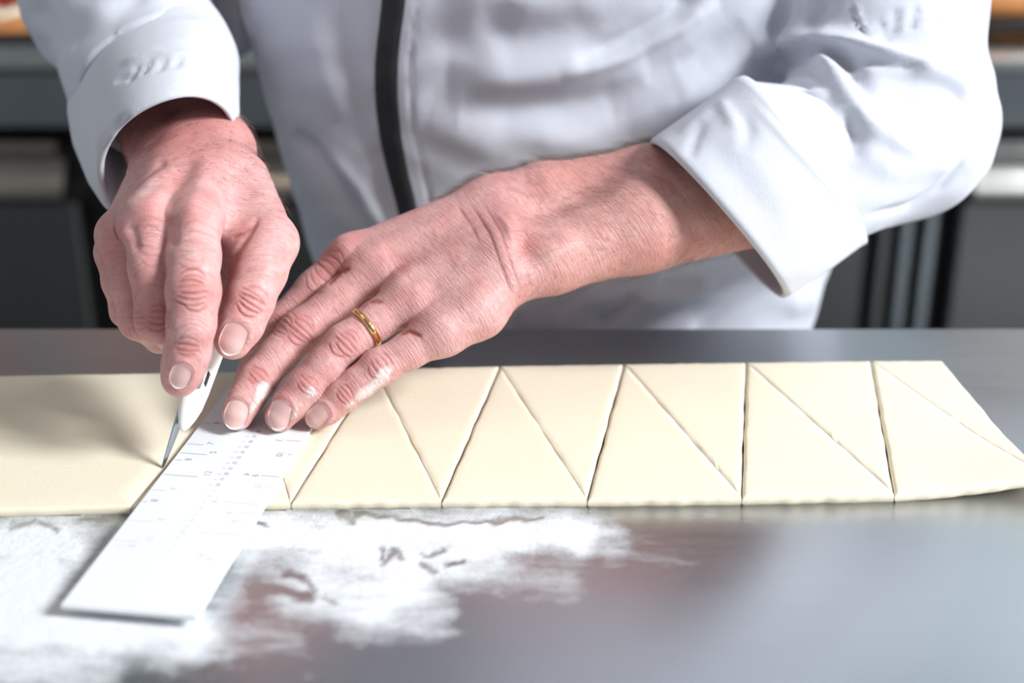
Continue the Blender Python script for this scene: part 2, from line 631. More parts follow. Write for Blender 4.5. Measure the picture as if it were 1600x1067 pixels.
NICKS = [on_z(x, y, TH)[:2] for (x, y) in ((97, 584), (200, 582.5), (880, 569.5), (1072, 567), (1265, 564.5), (686, 573.5))]
GA = .00042
GBK = [.00012, .00012, .00010, .00004, .00003, .00003]
sheet_poly = [on_z(*front[0], 0)[:2], B[0], Tp[0], on_z(*back[0], TH)[:2]]
dough_piece('pastry_sheet', sheet_poly, [0, .0002, 0, 0], 'large uncut sheet of pale pastry dough left of the white ruler', 'dough', seed=1)
up_labels = ['dough triangle lying mostly under the white ruler with its base at front', 'broad based dough triangle just right of the white ruler',
             'second broad based dough triangle right of the white ruler', 'third broad based dough triangle right of the white ruler',
             'fourth broad based dough triangle right of the white ruler', 'rightmost broad based dough triangle with uneven raised front corner']
dn_labels = ['dough triangle pointing at the viewer under ruler and fingers', 'dough triangle pointing at the viewer beside the little finger',
             'second dough triangle right of the hand pointing at the viewer', 'dough triangle pointing at the viewer at the middle of the right half',
             'dough triangle pointing at the viewer beside the wide open cut', 'narrow end piece of dough at the far right of the strip']
G = 'cut pastry dough triangles on the steel table'
end_c = B[6]


def corner_lift(p, z):
    d = np.linalg.norm(np.asarray(p) - end_c)
    return .004 * math.exp(-(d / .035) ** 2)


for k in range(6):
    lf = corner_lift if k == 5 else None
    dough_piece('pastry_triangle', [B[k], B[k + 1], Tp[k]], [0, GBK[k], GA], up_labels[k], 'dough', G, lf, 10 + k)
    dough_piece('pastry_triangle', [Tp[k], B[k + 1], Tp[k + 1]], [GBK[k], GA if k < 5 else 0, 0], dn_labels[k], 'dough', G, lf, 30 + k)

# ------------------------------------------------------------------ ruler
RZ0, RZ1 = TH + .0003, TH + .0028
rA, rB = on_z(95, 944, RZ1), on_z(316, 948, RZ1)      # near corners
rdir = unit(on_z(487, 679, RZ1) - rB)
rdir2 = unit(on_z(300, 670, RZ1) - rA)
rd = unit(rdir + rdir2)
rside = np.array([rd[1], -rd[0], 0])
rw = float((rB - rA) @ rside)
RL = .305
ruler = empty('ruler', tuple(rA * [1, 1, 0] + [0, 0, RZ0]), 'white plastic ruler with worn printed scales lying across the dough', 'ruler')
mb = MB()
rings = []
for (z, e) in ((RZ0, .0003), (RZ0 + .0004, 0), (RZ1 - .0004, 0), (RZ1, .0003)):
    rings.append([rA * [1, 1, 0] + rside * x + rd * y + np.array([0, 0, z]) for (x, y) in ((e, e), (rw - e, e), (rw - e, RL - e), (e, RL - e))])
mb.loft(rings)
mb.build('ruler_body', MS['ruler'], ruler, True, 20)


def rcoord(px, py):
    p = on_z(px, py, RZ1) - rA
    return float(p @ rside), float(p @ rd)


def text_mesh(s):
    c = bpy.data.curves.new('txt', 'FONT')
    c.body = s
    c.size = 1.0
    c.align_x = 'CENTER'
    c.align_y = 'CENTER'
    o = bpy.data.objects.new('txt', c)
    COL.objects.link(o)
    bpy.context.view_layer.update()
    m = o.to_mesh()
    V = np.array([v.co[:] for v in m.vertices])
    Fs = [tuple(p.vertices) for p in m.polygons]
    o.to_mesh_clear()
    bpy.data.objects.remove(o)
    bpy.data.curves.remove(c)
    return V, Fs


TXT = {}
ink, faint = MS['ink'], MS['ink_faint']


def rpt(x, y):
    return rA * [1, 1, 0] + rside * x + rd * y + np.array([0, 0, RZ1 + .00012])


def rtext(mb, s, px, py, size, turn):
    if s not in TXT:
        TXT[s] = text_mesh(s)
    V, Fs = TXT[s]
    x0, y0 = rcoord(px, py)
    mat, mb = mb, MB()
    n = 0
    for v in V:
        tx, ty = v[0] * size, v[1] * size
        dx, dy = (-ty, tx) if turn > 0 else (ty, -tx)
        mb.v.append(tuple(rpt(x0 + dx, y0 + dy)))
    mb.f += [tuple(n + i for i in f) for f in Fs]
    mb.build('printed_number', mat, ruler, False)


def rline(mb, px0, px1, py, wd=.0002):
    x0, y0 = rcoord(px0, py)
    x1, y1 = rcoord(px1, py)
    y1 = y0
    x0, x1 = max(x0, .0012), min(x1, rw - .0012)
    mat, mb = mb, MB()
    n = 0
    mb.v += [tuple(rpt(a, b)) for (a, b) in ((x0, y0 - wd), (x1, y0 - wd), (x1, y0 + wd), (x0, y0 + wd))]
    mb.f.append((n, n + 1, n + 2, n + 3))
    mb.build('scale_line', mat, ruler, False)


BS = .0050
for (s, x, y, l0, l1, m) in (('8', 339, 661, 318, 330, ink), ('7', 330, 693, 285, 320, ink), ('5', 334, 707, 275, 326, ink), ('8', 295, 718, 268, 286, ink),
                             ('12', 325, 740, 240, 313, ink), ('7', 273, 764, 225, 262, faint), ('8', 242, 782, 205, 232, ink), ('9', 253, 812, 195, 242, faint), ('8', 208, 853, 180, 197, faint),
                             ('15', 234, 843, 172, 222, faint)):
    rtext(m, s, x, y, BS, 1)
    rline(m, l0, l1, y)
for (s, x, y, l0, l1, m) in (('3', 436, 688, 447, 476, ink), ('10', 437, 710, 450, 464, ink), ('4', 385, 741, 0, 0, ink), ('9', 398, 743, 408, 442, ink), ('10', 404, 759, 416, 430, faint),
                             ('6', 336, 784, 350, 408, faint), ('4', 358, 801, 370, 402, faint), ('9', 366, 814, 376, 392, faint), ('5', 318, 832, 330, 380, faint), ('4', 314, 867, 0, 0, faint), ('8', 327, 874, 0, 0, faint)):
    rtext(m, s, x, y, BS, -1)
    if l1:
        rline(m, l0, l1, y)
yy, k = 674.0, 0
while yy < 870:
    t = (yy - 674.0) / (758.0 - 674.0)
    x = 404 - 63 * t
    m = ink if yy < 760 else faint
    rtext(m, str(28 - k), x, yy, .0030, 1)
    rline(m, x - 14, x - 8, yy, .00016)
    yy += 8.0 + .09 * k
    k += 1

# ------------------------------------------------------------------ knife
tipK = on_z(250, 738, TH * .6)
hA, hB = W(289, 659, .7000), W(372, 420, .742)
kax = unit(hB - hA)
kdeep = np.array([rd[0], rd[1], 0])
kdeep = unit(kdeep - kax * (kdeep @ kax))
kside = unit(np.cross(kax, kdeep))
knife = empty('paring_knife', tuple(tipK * [1, 1, 0] + [0, 0, TH]), 'small paring knife with white handle cutting dough along the ruler', 'knife')
Lh = np.linalg.norm(hB - hA)
rings = []
for (t, rs, rdp) in ((-.05, .0007, .002), (-.02, .0026, .004), (0.03, .0042, .0058), (.10, .0056, .0074), (.2, .0062, .0084), (.45, .0066, .0096), (.7, .0064, .0090), (.9, .0066, .0102), (.98, .0055, .0088), (1.0, .003, .006)):
    c = hA + kax * Lh * t
    rings.append([c + kside * rs * math.copysign(abs(math.cos(a)) ** .8, math.cos(a)) + kdeep * rdp * math.copysign(abs(math.sin(a)) ** .8, math.sin(a)) for a in np.linspace(0, 2 * math.pi, 24, endpoint=False)])
MB().loft(rings).build('handle', MS['handle'], knife, True, 60)
bdir = unit(kdeep * .9 + kside * (.45 if kside[0] > 0 else -.45))
bn = unit(np.cross(kax, bdir))
mb = MB()
rings = []
for i in range(9):
    t = i / 8
    sp_ = tipK + (hA + kax * .008 - bdir * .0048 - np.sign(kside[0]) * kside * .0018 - tipK) * t
    wd = .0058 * (t ** .55) if t > 0 else .0004
    th = .00065 * (.35 + .65 * t)
    rings.append([sp_ - bn * th, sp_ + bn * th, sp_ + bn * th * .8 + bdir * wd * .6, sp_ + bdir * wd, sp_ - bn * th * .8 + bdir * wd * .6])
mb.loft(rings).build('blade', MS['blade'], knife, True, 25)
lg = W(323.5, 592, .699)
MB().loft([[lg + kax * a * .0035 + kside * sgn * .0003 + kdeep * b * .0018 for (a, b) in ((-1, -1), (1, -1), (1, 1), (-1, 1))] for sgn in (-1, 1)]).build('logo_mark', MS['black'], knife, False)  # this mark is the dark logo on the handle

# ------------------------------------------------------------------ flour on the table
NX_, NY_ = 330, 170
gx = np.linspace(-.36, .16, NX_)
gy = np.linspace(.40, .668, NY_)
GX, GY = np.meshgrid(gx, gy)
P = np.stack([GX.ravel(), GY.ravel(), np.zeros(GX.size)], 1)
fx, fy, _ = project(P)


def seg_dist(x, y, pts):
    best = np.full(x.shape, 1e9, dtype=np.float32)
    par = np.zeros(x.shape, dtype=np.float32)
    n = len(pts) - 1
    for i in range(n):
        (ax, ay), (bx, by) = pts[i], pts[i + 1]
        dx, dy = bx - ax, by - ay
        t = np.clip(((x - ax) * dx + (y - ay) * dy) / (dx * dx + dy * dy + 1e-9), 0, 1)
        d = np.hypot(x - ax - t * dx, y - ay - t * dy)
        m = d < best
        best = np.where(m, d, best)
        par = np.where(m, (i + t) / n, par)
    return best, par


fx0, fy0 = fx, fy
def wav(a, b, c, d):
    return np.sin(fx0 / a + b + 1.7 * np.sin(fy0 / c + d)) * np.cos(fy0 / (a * .7) + 1.3 * np.sin(fx0 / c + b))
fx = fx0 + 9 * wav(38, 0, 29, 1) + 5 * wav(14, 2, 11, .4) + 2.5 * wav(6, 1, 5, 2)
fy = fy0 + 6 * wav(41, 3, 31, 2) + 3.5 * wav(13, 5, 12, .9) + 1.8 * wav(5.5, 2, 6, 1)
den = np.zeros(len(P))
for (pts, wd, am) in (
        ([(400, 835), (560, 835), (760, 830), (900, 838)], 42, .95), ([(520, 865), (640, 880), (780, 860)], 50, .85), ([(470, 910), (560, 930), (640, 930)], 55, .85),
        ([(450, 940), (540, 960), (680, 968)], 34, .62), ([(580, 970), (560, 985)], 30, .4), ([(640, 900), (760, 900), (880, 910)], 34, .42), ([(900, 825), (960, 850)], 36, .5),
        ([(370, 850), (420, 830)], 30, .75), ([(900, 850), (1060, 870)], 40, .22), ([(960, 812), (1200, 806)], 16, .16),
        ([(-100, 850), (110, 845)], 50, 1.0), ([(-100, 920), (60, 910)], 60, 1.15), ([(-80, 985), (100, 980), (300, 990)], 55, .98), ([(-80, 1045), (150, 1045)], 50, .72),
        ([(240, 850), (140, 950)], 70, .9), ([(470, 760), (420, 830), (330, 960)], 34, .5), ([(300, 1015), (360, 1020)], 16, .36), ([(340, 990), (440, 1000)], 50, .32), ([(460, 1020), (480, 1060)], 20, .2)):
    d, _p = seg_dist(fx, fy, pts)
    q = am * np.exp(-(d / wd) ** 2)
    den = np.maximum(den, q) + .3 * np.minimum(den, q)
for (pts, wd, am) in (([(448, 897), (462, 902)], 10, .95), ([(470, 905), (485, 922)], 6, .8), ([(395, 922), (430, 928), (480, 936)], 7, .95), ([(500, 940), (520, 950)], 5, .7), ([(590, 872), (596, 858)], 6, .8), ([(600, 880), (615, 865), (625, 872)], 6, .8),
                      ([(650, 870), (690, 862)], 3, .7), ([(655, 885), (680, 892)], 5, .7), ([(695, 882), (730, 878)], 4, .8), ([(530, 806), (556, 820)], 8, .9), ([(560, 808), (680, 818), (840, 812)], 4, .8), ([(790, 875), (940, 870)], 14, .5),
                      ([(70, 822), (92, 834)], 4, .8), ([(10, 822), (60, 818)], 4, .6), ([(120, 815), (165, 812)], 4, .5), ([(405, 820), (415, 822)], 4, .8)):
    d, _p = seg_dist(fx, fy, pts)
    den *= 1 - am * np.exp(-(d / wd) ** 2)
den = np.clip(den, 0, 1.2)
P[:, 2] = .0002 + .0005 * den * (RNG.random(len(P)) * .6 + .4)
frontY = np.interp(P[:, 0], [on_z(*f, 0)[0] for f in front], [on_z(*f, 0)[1] for f in front])
keep = P[:, 1] < frontY + .001
idx = np.arange(NX_ * NY_).reshape(NY_, NX_)
Q = np.stack([idx[:-1, :-1], idx[:-1, 1:], idx[1:, 1:], idx[1:, :-1]], -1).reshape(-1, 4)
Q = Q[keep[Q].all(1) & (den[Q].max(1) > .03)]
used, inv = np.unique(Q, return_inverse=True)
fl = mesh_np('flour_dusting', P[used], inv.reshape(-1, 4).astype(np.int32), MS['flour'])
attr(fl, 'dust', den[used])
tag(fl, 'white flour dusted in wiped patches on the steel table before the dough', 'flour', None, 'stuff')
# ------------------------------------------------------------------ implicit surfaces


def smin(a, b, k):
    h = np.clip(.5 + .5 * (b - a) / k, 0, 1)
    return b + (a - b) * h - k * h * (1 - h)


class Chain:
    """tapered limb through joints given as (px, py, depth, radius in px)"""

    def __init__(self, joints, k=.003):
        self.k = k
        self.J = [(W(x, y, z).astype(np.float32), np.float32(r * z / F)) for (x, y, z, r) in joints]
        P_ = np.array([p for p, r in self.J])
        R_ = max(r for p, r in self.J)
        self.c = (P_.max(0) + P_.min(0)) / 2
        self.R = np.linalg.norm(P_ - self.c, axis=1).max() + R_

    def __call__(self, P):
        d = None
        for (a, ra), (b, rb) in zip(self.J[:-1], self.J[1:]):
            ab = b - a
            t = np.clip(((P - a) @ ab) / (ab @ ab), 0, 1)
            e = P - a - t[..., None] * ab
            s = np.sqrt((e * e).sum(-1)) - (ra + (rb - ra) * t)
            d = s if d is None else smin(d, s, self.k)
        return d


def surface_nets(f, lo, hi, h, B=8, slack=1.5):
    lo, hi = np.array(lo), np.array(hi)
    nb = np.ceil((hi - lo) / (B * h)).astype(int)
    ax = [lo[i] + (np.arange(nb[i]) + .5) * B * h for i in range(3)]
    C = np.stack(np.meshgrid(*ax, indexing='ij'), -1).reshape(-1, 3).astype(np.float32)
    bid = np.stack(np.meshgrid(*[np.arange(n) for n in nb], indexing='ij'), -1).reshape(-1, 3)
    act = []
    for i in range(0, len(C), 200000):
        act.append(np.abs(f(C[i:i + 200000])) < B * h * .87 * slack)
    bid = bid[np.concatenate(act)]
    N = nb * B + 2
    g = np.stack(np.meshgrid(*[np.arange(B + 1)] * 3, indexing='ij'), -1).reshape(-1, 3)
    keys, verts, quads = [], [], []
    corner = np.array([[(c >> 0) & 1, (c >> 1) & 1, (c >> 2) & 1] for c in range(8)])
    edges = [(a, b) for a in range(8) for b in range(8) if a < b and bin(a ^ b).count('1') == 1]
    st = np.array([N[1] * N[2], N[2], 1], dtype=np.int64)
    for i in range(0, len(bid), 400):
        b = bid[i:i + 400]
        I = b[:, None, :] * B + g[None]
        P = (lo + I * h).astype(np.float32)
        D = f(P.reshape(-1, 3)).reshape(len(b), B + 1, B + 1, B + 1)
        D = np.where(D == 0, 1e-9, D)
        cs = [D[:, c[0]:c[0] + B, c[1]:c[1] + B, c[2]:c[2] + B] for c in corner]
        neg = sum((c < 0).astype(np.int8) for c in cs)
        m = (neg > 0) & (neg < 8)
        w_ = np.argwhere(m)
        vals = np.stack([c[m] for c in cs], 1)
        acc = np.zeros((len(w_), 3))
        cnt_ = np.zeros(len(w_))
        for a, bb in edges:
            va, vb = vals[:, a], vals[:, bb]
            cr = (va < 0) != (vb < 0)
            t = np.where(cr, va / np.where(cr, va - vb, 1), 0)
            p = corner[a] + t[:, None] * (corner[bb] - corner[a])
            acc += np.where(cr[:, None], p, 0)
            cnt_ += cr
        cell = b[w_[:, 0]] * B + w_[:, 1:]
        keys.append(cell @ st)
        verts.append(lo + (cell + acc / cnt_[:, None]) * h)
        for ax_ in range(3):
            sl0 = D[:, :B, :B, :B]
            s1 = [slice(None), slice(0, B), slice(0, B), slice(0, B)]
            s1[ax_ + 1] = slice(1, B + 1)
            sl1 = D[tuple(s1)]
            e = (sl0 < 0) != (sl1 < 0)
            we = np.argwhere(e)
            if not len(we):
                continue
            base = b[we[:, 0]] * B + we[:, 1:]
            o1, o2 = (ax_ + 1) % 3, (ax_ + 2) % 3
            e1, e2 = np.zeros(3, int), np.zeros(3, int)
            e1[o1], e2[o2] = 1, 1
            q = np.stack([(base - e1 - e2) @ st, (base - e2) @ st, base @ st, (base - e1) @ st], 1)
            flip = sl0[e] > 0
            q[flip] = q[flip][:, ::-1]
            quads.append(q)
    K = np.concatenate(keys)
    V = np.concatenate(verts)
    o = np.argsort(K)
    K, V = K[o], V[o]
    Qd = np.concatenate(quads)
    pos = np.searchsorted(K, Qd.ravel()).clip(0, len(K) - 1)
    ok = (K[pos] == Qd.ravel()).reshape(-1, 4).all(1)
    return V, pos.reshape(-1, 4)[ok].astype(np.int32)


def gradient(f, V, e):
    G_ = np.zeros(V.shape)
    for i in range(3):
        d = np.zeros(3)
        d[i] = e
        G_[:, i] = (f((V + d).astype(np.float32)) - f((V - d).astype(np.float32))) / (2 * e)
    return G_


def relax(f, V, e, n=2):
    for _ in range(n):
        G_ = gradient(f, V, e)
        g2 = (G_ ** 2).sum(1) + 1e-6
        V = V - np.clip(f(V.astype(np.float32)) / g2, -.002, .002)[:, None] * G_
    G_ = gradient(f, V, e)
    return V, G_ / (np.linalg.norm(G_, axis=1)[:, None] + 1e-9)


CAMP = np.array([0, 0, H])


def facing(V, Nn, lo=.05, hi=.45):
    D = CAMP - V
    D /= np.linalg.norm(D, axis=1)[:, None]
    return np.clip(((D * Nn).sum(1) - lo) / (hi - lo), 0, 1)


def strokes(V, Nn, items, zr=None, ends=True):
    """relief cut into or raised from a surface along lines: (points, width px, mm)"""
    x, y, zc = project(V)
    fc = facing(V, Nn)
    disp = np.zeros(len(V))
    for it in items:
        pts, wd, am = it[:3]
        P_ = np.array(pts)
        m = (x > P_[:, 0].min() - 3 * wd) & (x < P_[:, 0].max() + 3 * wd) & (y > P_[:, 1].min() - 3 * wd) & (y < P_[:, 1].max() + 3 * wd) & (fc > 0)
        if len(it) > 3:
            m &= (zc > it[3][0]) & (zc < it[3][1])
        if not m.any():
            continue
        if len(pts) == 1:
            d = np.hypot(x[m] - pts[0][0], y[m] - pts[0][1])
            e = 1
        else:
            d, t = seg_dist(x[m], y[m], pts)
            ln_ = sum(math.hypot(pts[i + 1][0] - pts[i][0], pts[i + 1][1] - pts[i][1]) for i in range(len(pts) - 1))
            e = np.clip(np.minimum(t, 1 - t) * min(6, ln_ / wd * .35), 0, 1) ** .7 if (ends and ln_ > wd * 6) else 1
        disp[m] += am * .001 * np.exp(-(d / wd) ** 2) * fc[m] * e
    return disp


def blobs(V, Nn, items):
    x, y, zc = project(V)
    r = np.zeros(len(V))
    for (bx, by, sx, sy, rot, am) in items:
        c, s = math.cos(rot), math.sin(rot)
        u = ((x - bx) * c + (y - by) * s) / sx
        v = (-(x - bx) * s + (y - by) * c) / sy
        r += am * np.exp(-(u * u + v * v))
    return r


def arc(cx, cy, ang, half, bow, n=7):
    """an arc across a finger whose axis points at ang (degrees, image); bow > 0 bulges along the axis"""
    a = math.radians(ang)
    ux, uy = math.cos(a), math.sin(a)
    out = []
    for i in range(n):
        t = -1 + 2 * i / (n - 1)
        out.append((cx - uy * half * t + ux * bow * (1 - t * t), cy + ux * half * t + uy * bow * (1 - t * t)))
    return out


def knuckle(cx, cy, ang, half, spread, count, amp, wd=1.7, seed=0):
    """folds of skin over a finger joint"""
    rg = random.Random(seed)
    out = []
    for i in range(count):
        t = -1 + 2 * i / max(1, count - 1)
        a = math.radians(ang)
        px, py = cx + math.cos(a) * spread * t, cy + math.sin(a) * spread * t
        hf = half * (1 - .25 * abs(t)) * rg.uniform(.75, 1.05)
        sh = rg.uniform(-.15, .15) * half
        pts = arc(px - math.sin(a) * sh, py + math.cos(a) * sh, ang + rg.uniform(-6, 6), hf, (spread * .55) * t + rg.uniform(-1.5, 1.5))
        out.append((pts, wd * rg.uniform(.85, 1.25), -amp * rg.uniform(.7, 1.15)))
        out.append(([(x + math.cos(a) * 3.2 * (1 if t < 0 else -1), y + math.sin(a) * 3.2 * (1 if t < 0 else -1)) for x, y in pts], 2.4, amp * .35))
    return out


def hand_field(fingers, palm, k_palm=.013, k_join=.007, k_between=.0012, joints=None):
    fl_ = [Chain(f_, .004) for f_ in fingers]
    pl = [Chain(p_, .008) for p_ in palm]

    def f(P):
        d = None
        for c in pl:
            e = c(P)
            d = e if d is None else smin(d, e, k_palm)
        g = None
        for c in fl_:
            e = c(P)
            g = e if g is None else smin(g, e, k_between)
        return smin(d, g, k_join)
    return f


# ---- the left hand, flat on the ruler (right of centre in the photo)
L_f = [
    [(550, 405, .775, 38), (495, 452, .772, 31), (442, 508, .768, 31), (400, 580, .757, 26), (374, 632, .7465, 23)],
    [(588, 424, .765, 38), (530, 470, .760, 31), (470, 517, .752, 32.5), (437, 553, .748, 29), (402, 594, .742, 29), (385, 622, .737, 26.5), (371, 648, .7330, 24.5)],
    [(642, 466, .748, 37), (590, 500, .744, 30), (539, 537, .738, 30.5), (508, 570, .735, 27.5), (478, 603, .733, 27.5), (455, 630, .7325, 25.5), (438, 651, .7323, 24)],
    [(693, 517, .738, 35), (640, 547, .736, 28), (592, 574, .733, 28.5), (562, 597, .733, 25), (536, 618, .733, 25), (513, 638, .734, 22.5), (496, 650, .7345, 21)],
]
L_p = [
    [(550, 405, .775, 36), (770, 325, .785, 44)], [(588, 424, .765, 38), (785, 360, .772, 50)],
    [(642, 466, .748, 38), (790, 395, .760, 50)], [(693, 517, .738, 38), (745, 482, .745, 45), (795, 422, .752, 44)],
    [(740, 345, .80, 40), (640, 425, .82, 38), (560, 500, .80, 28), (525, 540, .79, 24)],
    [(660, 440, .785, 45), (740, 410, .785, 50)],
    [(775, 328, .788, 50), (850, 312, .79, 55), (1010, 294, .80, 64), (1215, 248, .825, 74)],
    [(800, 414, .757, 50), (860, 404, .762, 53), (1000, 352, .775, 72), (1215, 302, .805, 76)],
]
f_left = hand_field(L_f, L_p)
# ---- the right hand, closed round the knife
R_f = [
    [(303, 345, .690, 41), (303, 400, .681, 40), (302, 455, .673, 41), (299, 505, .674, 36.5), (293, 550, .679, 34.5), (286, 575, .683, 32), (281, 592, .686, 28.5)],
    [(232, 342, .692, 41), (240, 420, .687, 37), (248, 500, .690, 35), (277, 527, .714, 28), (322, 512, .738, 24)],
    [(190, 368, .704, 37), (203, 440, .701, 31), (217, 500, .703, 30), (250, 525, .729, 25), (300, 500, .749, 22)],
    [(178, 396, .718, 26), (185, 440, .717, 24), (197, 487, .719, 23), (225, 510, .740, 21), (265, 492, .754, 19)],
    [(421, 378, .714, 43), (405, 424, .707, 42), (389, 470, .701, 38), (376, 506, .698, 35), (364, 533, .696, 29)],
]
R_p = [
    [(303, 345, .692, 40), (345, 235, .768, 48)], [(232, 342, .694, 40), (305, 225, .770, 50)],
    [(190, 368, .706, 36), (268, 250, .769, 44)], [(178, 396, .720, 25), (243, 288, .758, 36)],
    [(375, 285, .748, 48), (425, 380, .716, 37)], [(335, 320, .735, 36), (390, 350, .728, 34)], [(340, 350, .722, 32), (380, 375, .718, 34), (372, 410, .716, 28)],
    [(300, 380, .745, 48), (255, 410, .745, 44)],
    [(345, 235, .770, 46), (297, 130, .825, 55), (212, -10, .895, 66)],
    [(256, 268, .770, 47), (215, 150, .825, 56), (165, -10, .895, 66)],
]
f_right = hand_field(R_f, R_p, .012)


def box_of(chains, pad=.004):
    lo = np.min([c.c - c.R for c in chains], 0)
    pts = np.array([p - r for c in chains for p, r in c.J])
    pts2 = np.array([p + r for c in chains for p, r in c.J])
    return pts.min(0) - pad, pts2.max(0) + pad


HV = .00066
loL, hiL = box_of([Chain(c) for c in L_f + L_p])
loR, hiR = box_of([Chain(c) for c in R_f + R_p])
VL, QL = surface_nets(f_left, loL, hiL, HV)
VL, NL = relax(f_left, VL, .0006)
VR, QR = surface_nets(f_right, loR, hiR, HV)
VR, NR = relax(f_right, VR, .0006)

FA = 131   # finger direction of the left hand in the image, degrees (towards the tips)
creases_L = []
creases_L += knuckle(470, 517, 133, 26, 15, 6, .42, 1.6, 1) + knuckle(402, 590, 130, 22, 8, 4, .45, 1.6, 2)
creases_L += knuckle(540, 537, 133, 25, 15, 6, .42, 1.6, 3) + knuckle(479, 601, 132, 21, 8, 4, .45, 1.6, 4)
creases_L += knuckle(594, 572, 142, 22, 13, 5, .40, 1.6, 5) + knuckle(538, 616, 142, 19, 7, 4, .45, 1.6, 6)
creases_L += knuckle(440, 505, 133, 22, 14, 6, .35, 1.6, 7) + knuckle(510, 425, 135, 26, 24, 7, .3, 1.6, 8)
creases_L += [
    ([(512, 445), (530, 425), (548, 418)], 3, -.9), ([(559, 482), (575, 470), (600, 472)], 3, -.8), ([(618, 522), (640, 517), (660, 527)], 3, -.9),
    # folds at the wrist
    ([(735, 318), (765, 365), (785, 420), (800, 462)], 1.9, -.4), ([(752, 312), (783, 365), (803, 425), (815, 458)], 1.8, -.3), ([(715, 322), (735, 350), (750, 380)], 2.2, -.4),
    ([(743, 318), (774, 365), (794, 422), (808, 462)], 6.0, .35), ([(772, 330), (790, 350), (800, 372)], 4, .6),
    # hollow beside the wrist bone, the bone itself, tendons
    ([(818, 382), (828, 402)], 19, -3.6), ([(880, 385), (865, 400)], 30, 2.2), ([(795, 345), (805, 375)], 12, 1.0),
    ([(560, 400), (640, 365), (720, 335)], 13, 1.2), ([(600, 395), (680, 365)], 12, -1.0), ([(610, 425), (690, 392), (760, 365)], 12, 1.2), ([(640, 435), (700, 415)], 12, -1.0),
    ([(665, 462), (720, 430), (770, 405)], 12, .9), ([(540, 385)], 20, 1.6), ([(600, 415)], 18, 1.2), ([(655, 462)], 18, 1.0),
    ([(690, 372), (740, 352)], 5, .5), ([(860, 300), (960, 275), (1060, 262)], 10, .7), ([(880, 330), (960, 345), (1050, 330)], 8, .6),
]
creases_R = []
creases_R += knuckle(301, 453, 92, 32, 22, 8, .5, 1.7, 11) + knuckle(294, 543, 97, 27, 9, 4, .5, 1.7, 12)
creases_R += knuckle(249, 496, 92, 24, 13, 5, .45, 1.7, 13) + knuckle(216, 500, 90, 16, 9, 4, .35, 1.7, 14)
creases_R += knuckle(392, 470, 118, 28, 15, 6, .55, 1.7, 15)
creases_R += knuckle(303, 385, 92, 30, 24, 6, .2, 1.7, 16) + knuckle(236, 385, 92, 24, 20, 5, .2, 1.7, 17)
creases_R += [
    ([(404, 338), (392, 360), (372, 390), (358, 418)], 5, -1.3), ([(398, 350), (380, 365), (362, 372)], 3, -.5),
    ([(303, 338)], 24, 2.6), ([(232, 332)], 23, 3.0), ([(187, 362)], 20, 2.4), ([(268, 350), (268, 375)], 10, -2.0), ([(208, 360), (212, 385)], 9, -1.6),
    ([(230, 325), (275, 265)], 12, 1.0), ([(300, 325), (320, 260)], 14, 1.2), ([(265, 315), (295, 260)], 11, -1.0),
    ([(205, 300), (240, 282), (275, 262)], 10, 1.8), ([(215, 280), (250, 255)], 9, -1.6), ([(340, 300), (385, 300)], 16, -1.0),
    ([(240, 235), (300, 215), (350, 225)], 10, -.8), ([(225, 205), (290, 185), (350, 195)], 14, .8),
]
# beds of the nails: (nail centre px, py, direction in the image of the finger, half length, half width)
nails = {
    'L': [(368, 648, 108, 24, 19, .18), (436, 649, 107, 25, 19, .2), (495, 651, 138, 21, 16, .25)],
    'R': [(282, 588, 110, 20, 17, -.12), (364, 530, 113, 28, 21, .25)],
}


def nail_moat(V, Nn, lst):
    x, y, zc = project(V)
    fc = facing(V, Nn, .0, .3)
    out = np.zeros(len(V))
    for (cx, cy, ang, hl, hw, sk) in lst:
        a = math.radians(ang)
        u = ((x - cx) * math.cos(a) + (y - cy) * math.sin(a)) / hl
        v = (-(x - cx) * math.sin(a) + (y - cy) * math.cos(a)) / hw
        r = np.power(np.abs(u) ** 2.6 + np.abs(v) ** 2.6, 1 / 2.6)
        back = np.clip(.8 - u, 0, 1)
        out += fc * (-.00055 * np.exp(-np.clip(r - .75, 0, 9) ** 2 / .05) + .00042 * np.exp(-((r - 1.22) / .16) ** 2) * back)
    return out



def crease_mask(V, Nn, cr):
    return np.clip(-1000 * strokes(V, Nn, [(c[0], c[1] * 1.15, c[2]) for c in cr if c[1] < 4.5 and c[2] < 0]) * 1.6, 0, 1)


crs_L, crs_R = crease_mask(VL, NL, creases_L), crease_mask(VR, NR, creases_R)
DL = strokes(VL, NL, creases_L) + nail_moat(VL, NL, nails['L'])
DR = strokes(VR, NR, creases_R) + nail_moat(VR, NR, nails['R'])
VL2, VR2 = VL + NL * DL[:, None], VR + NR * DR[:, None]

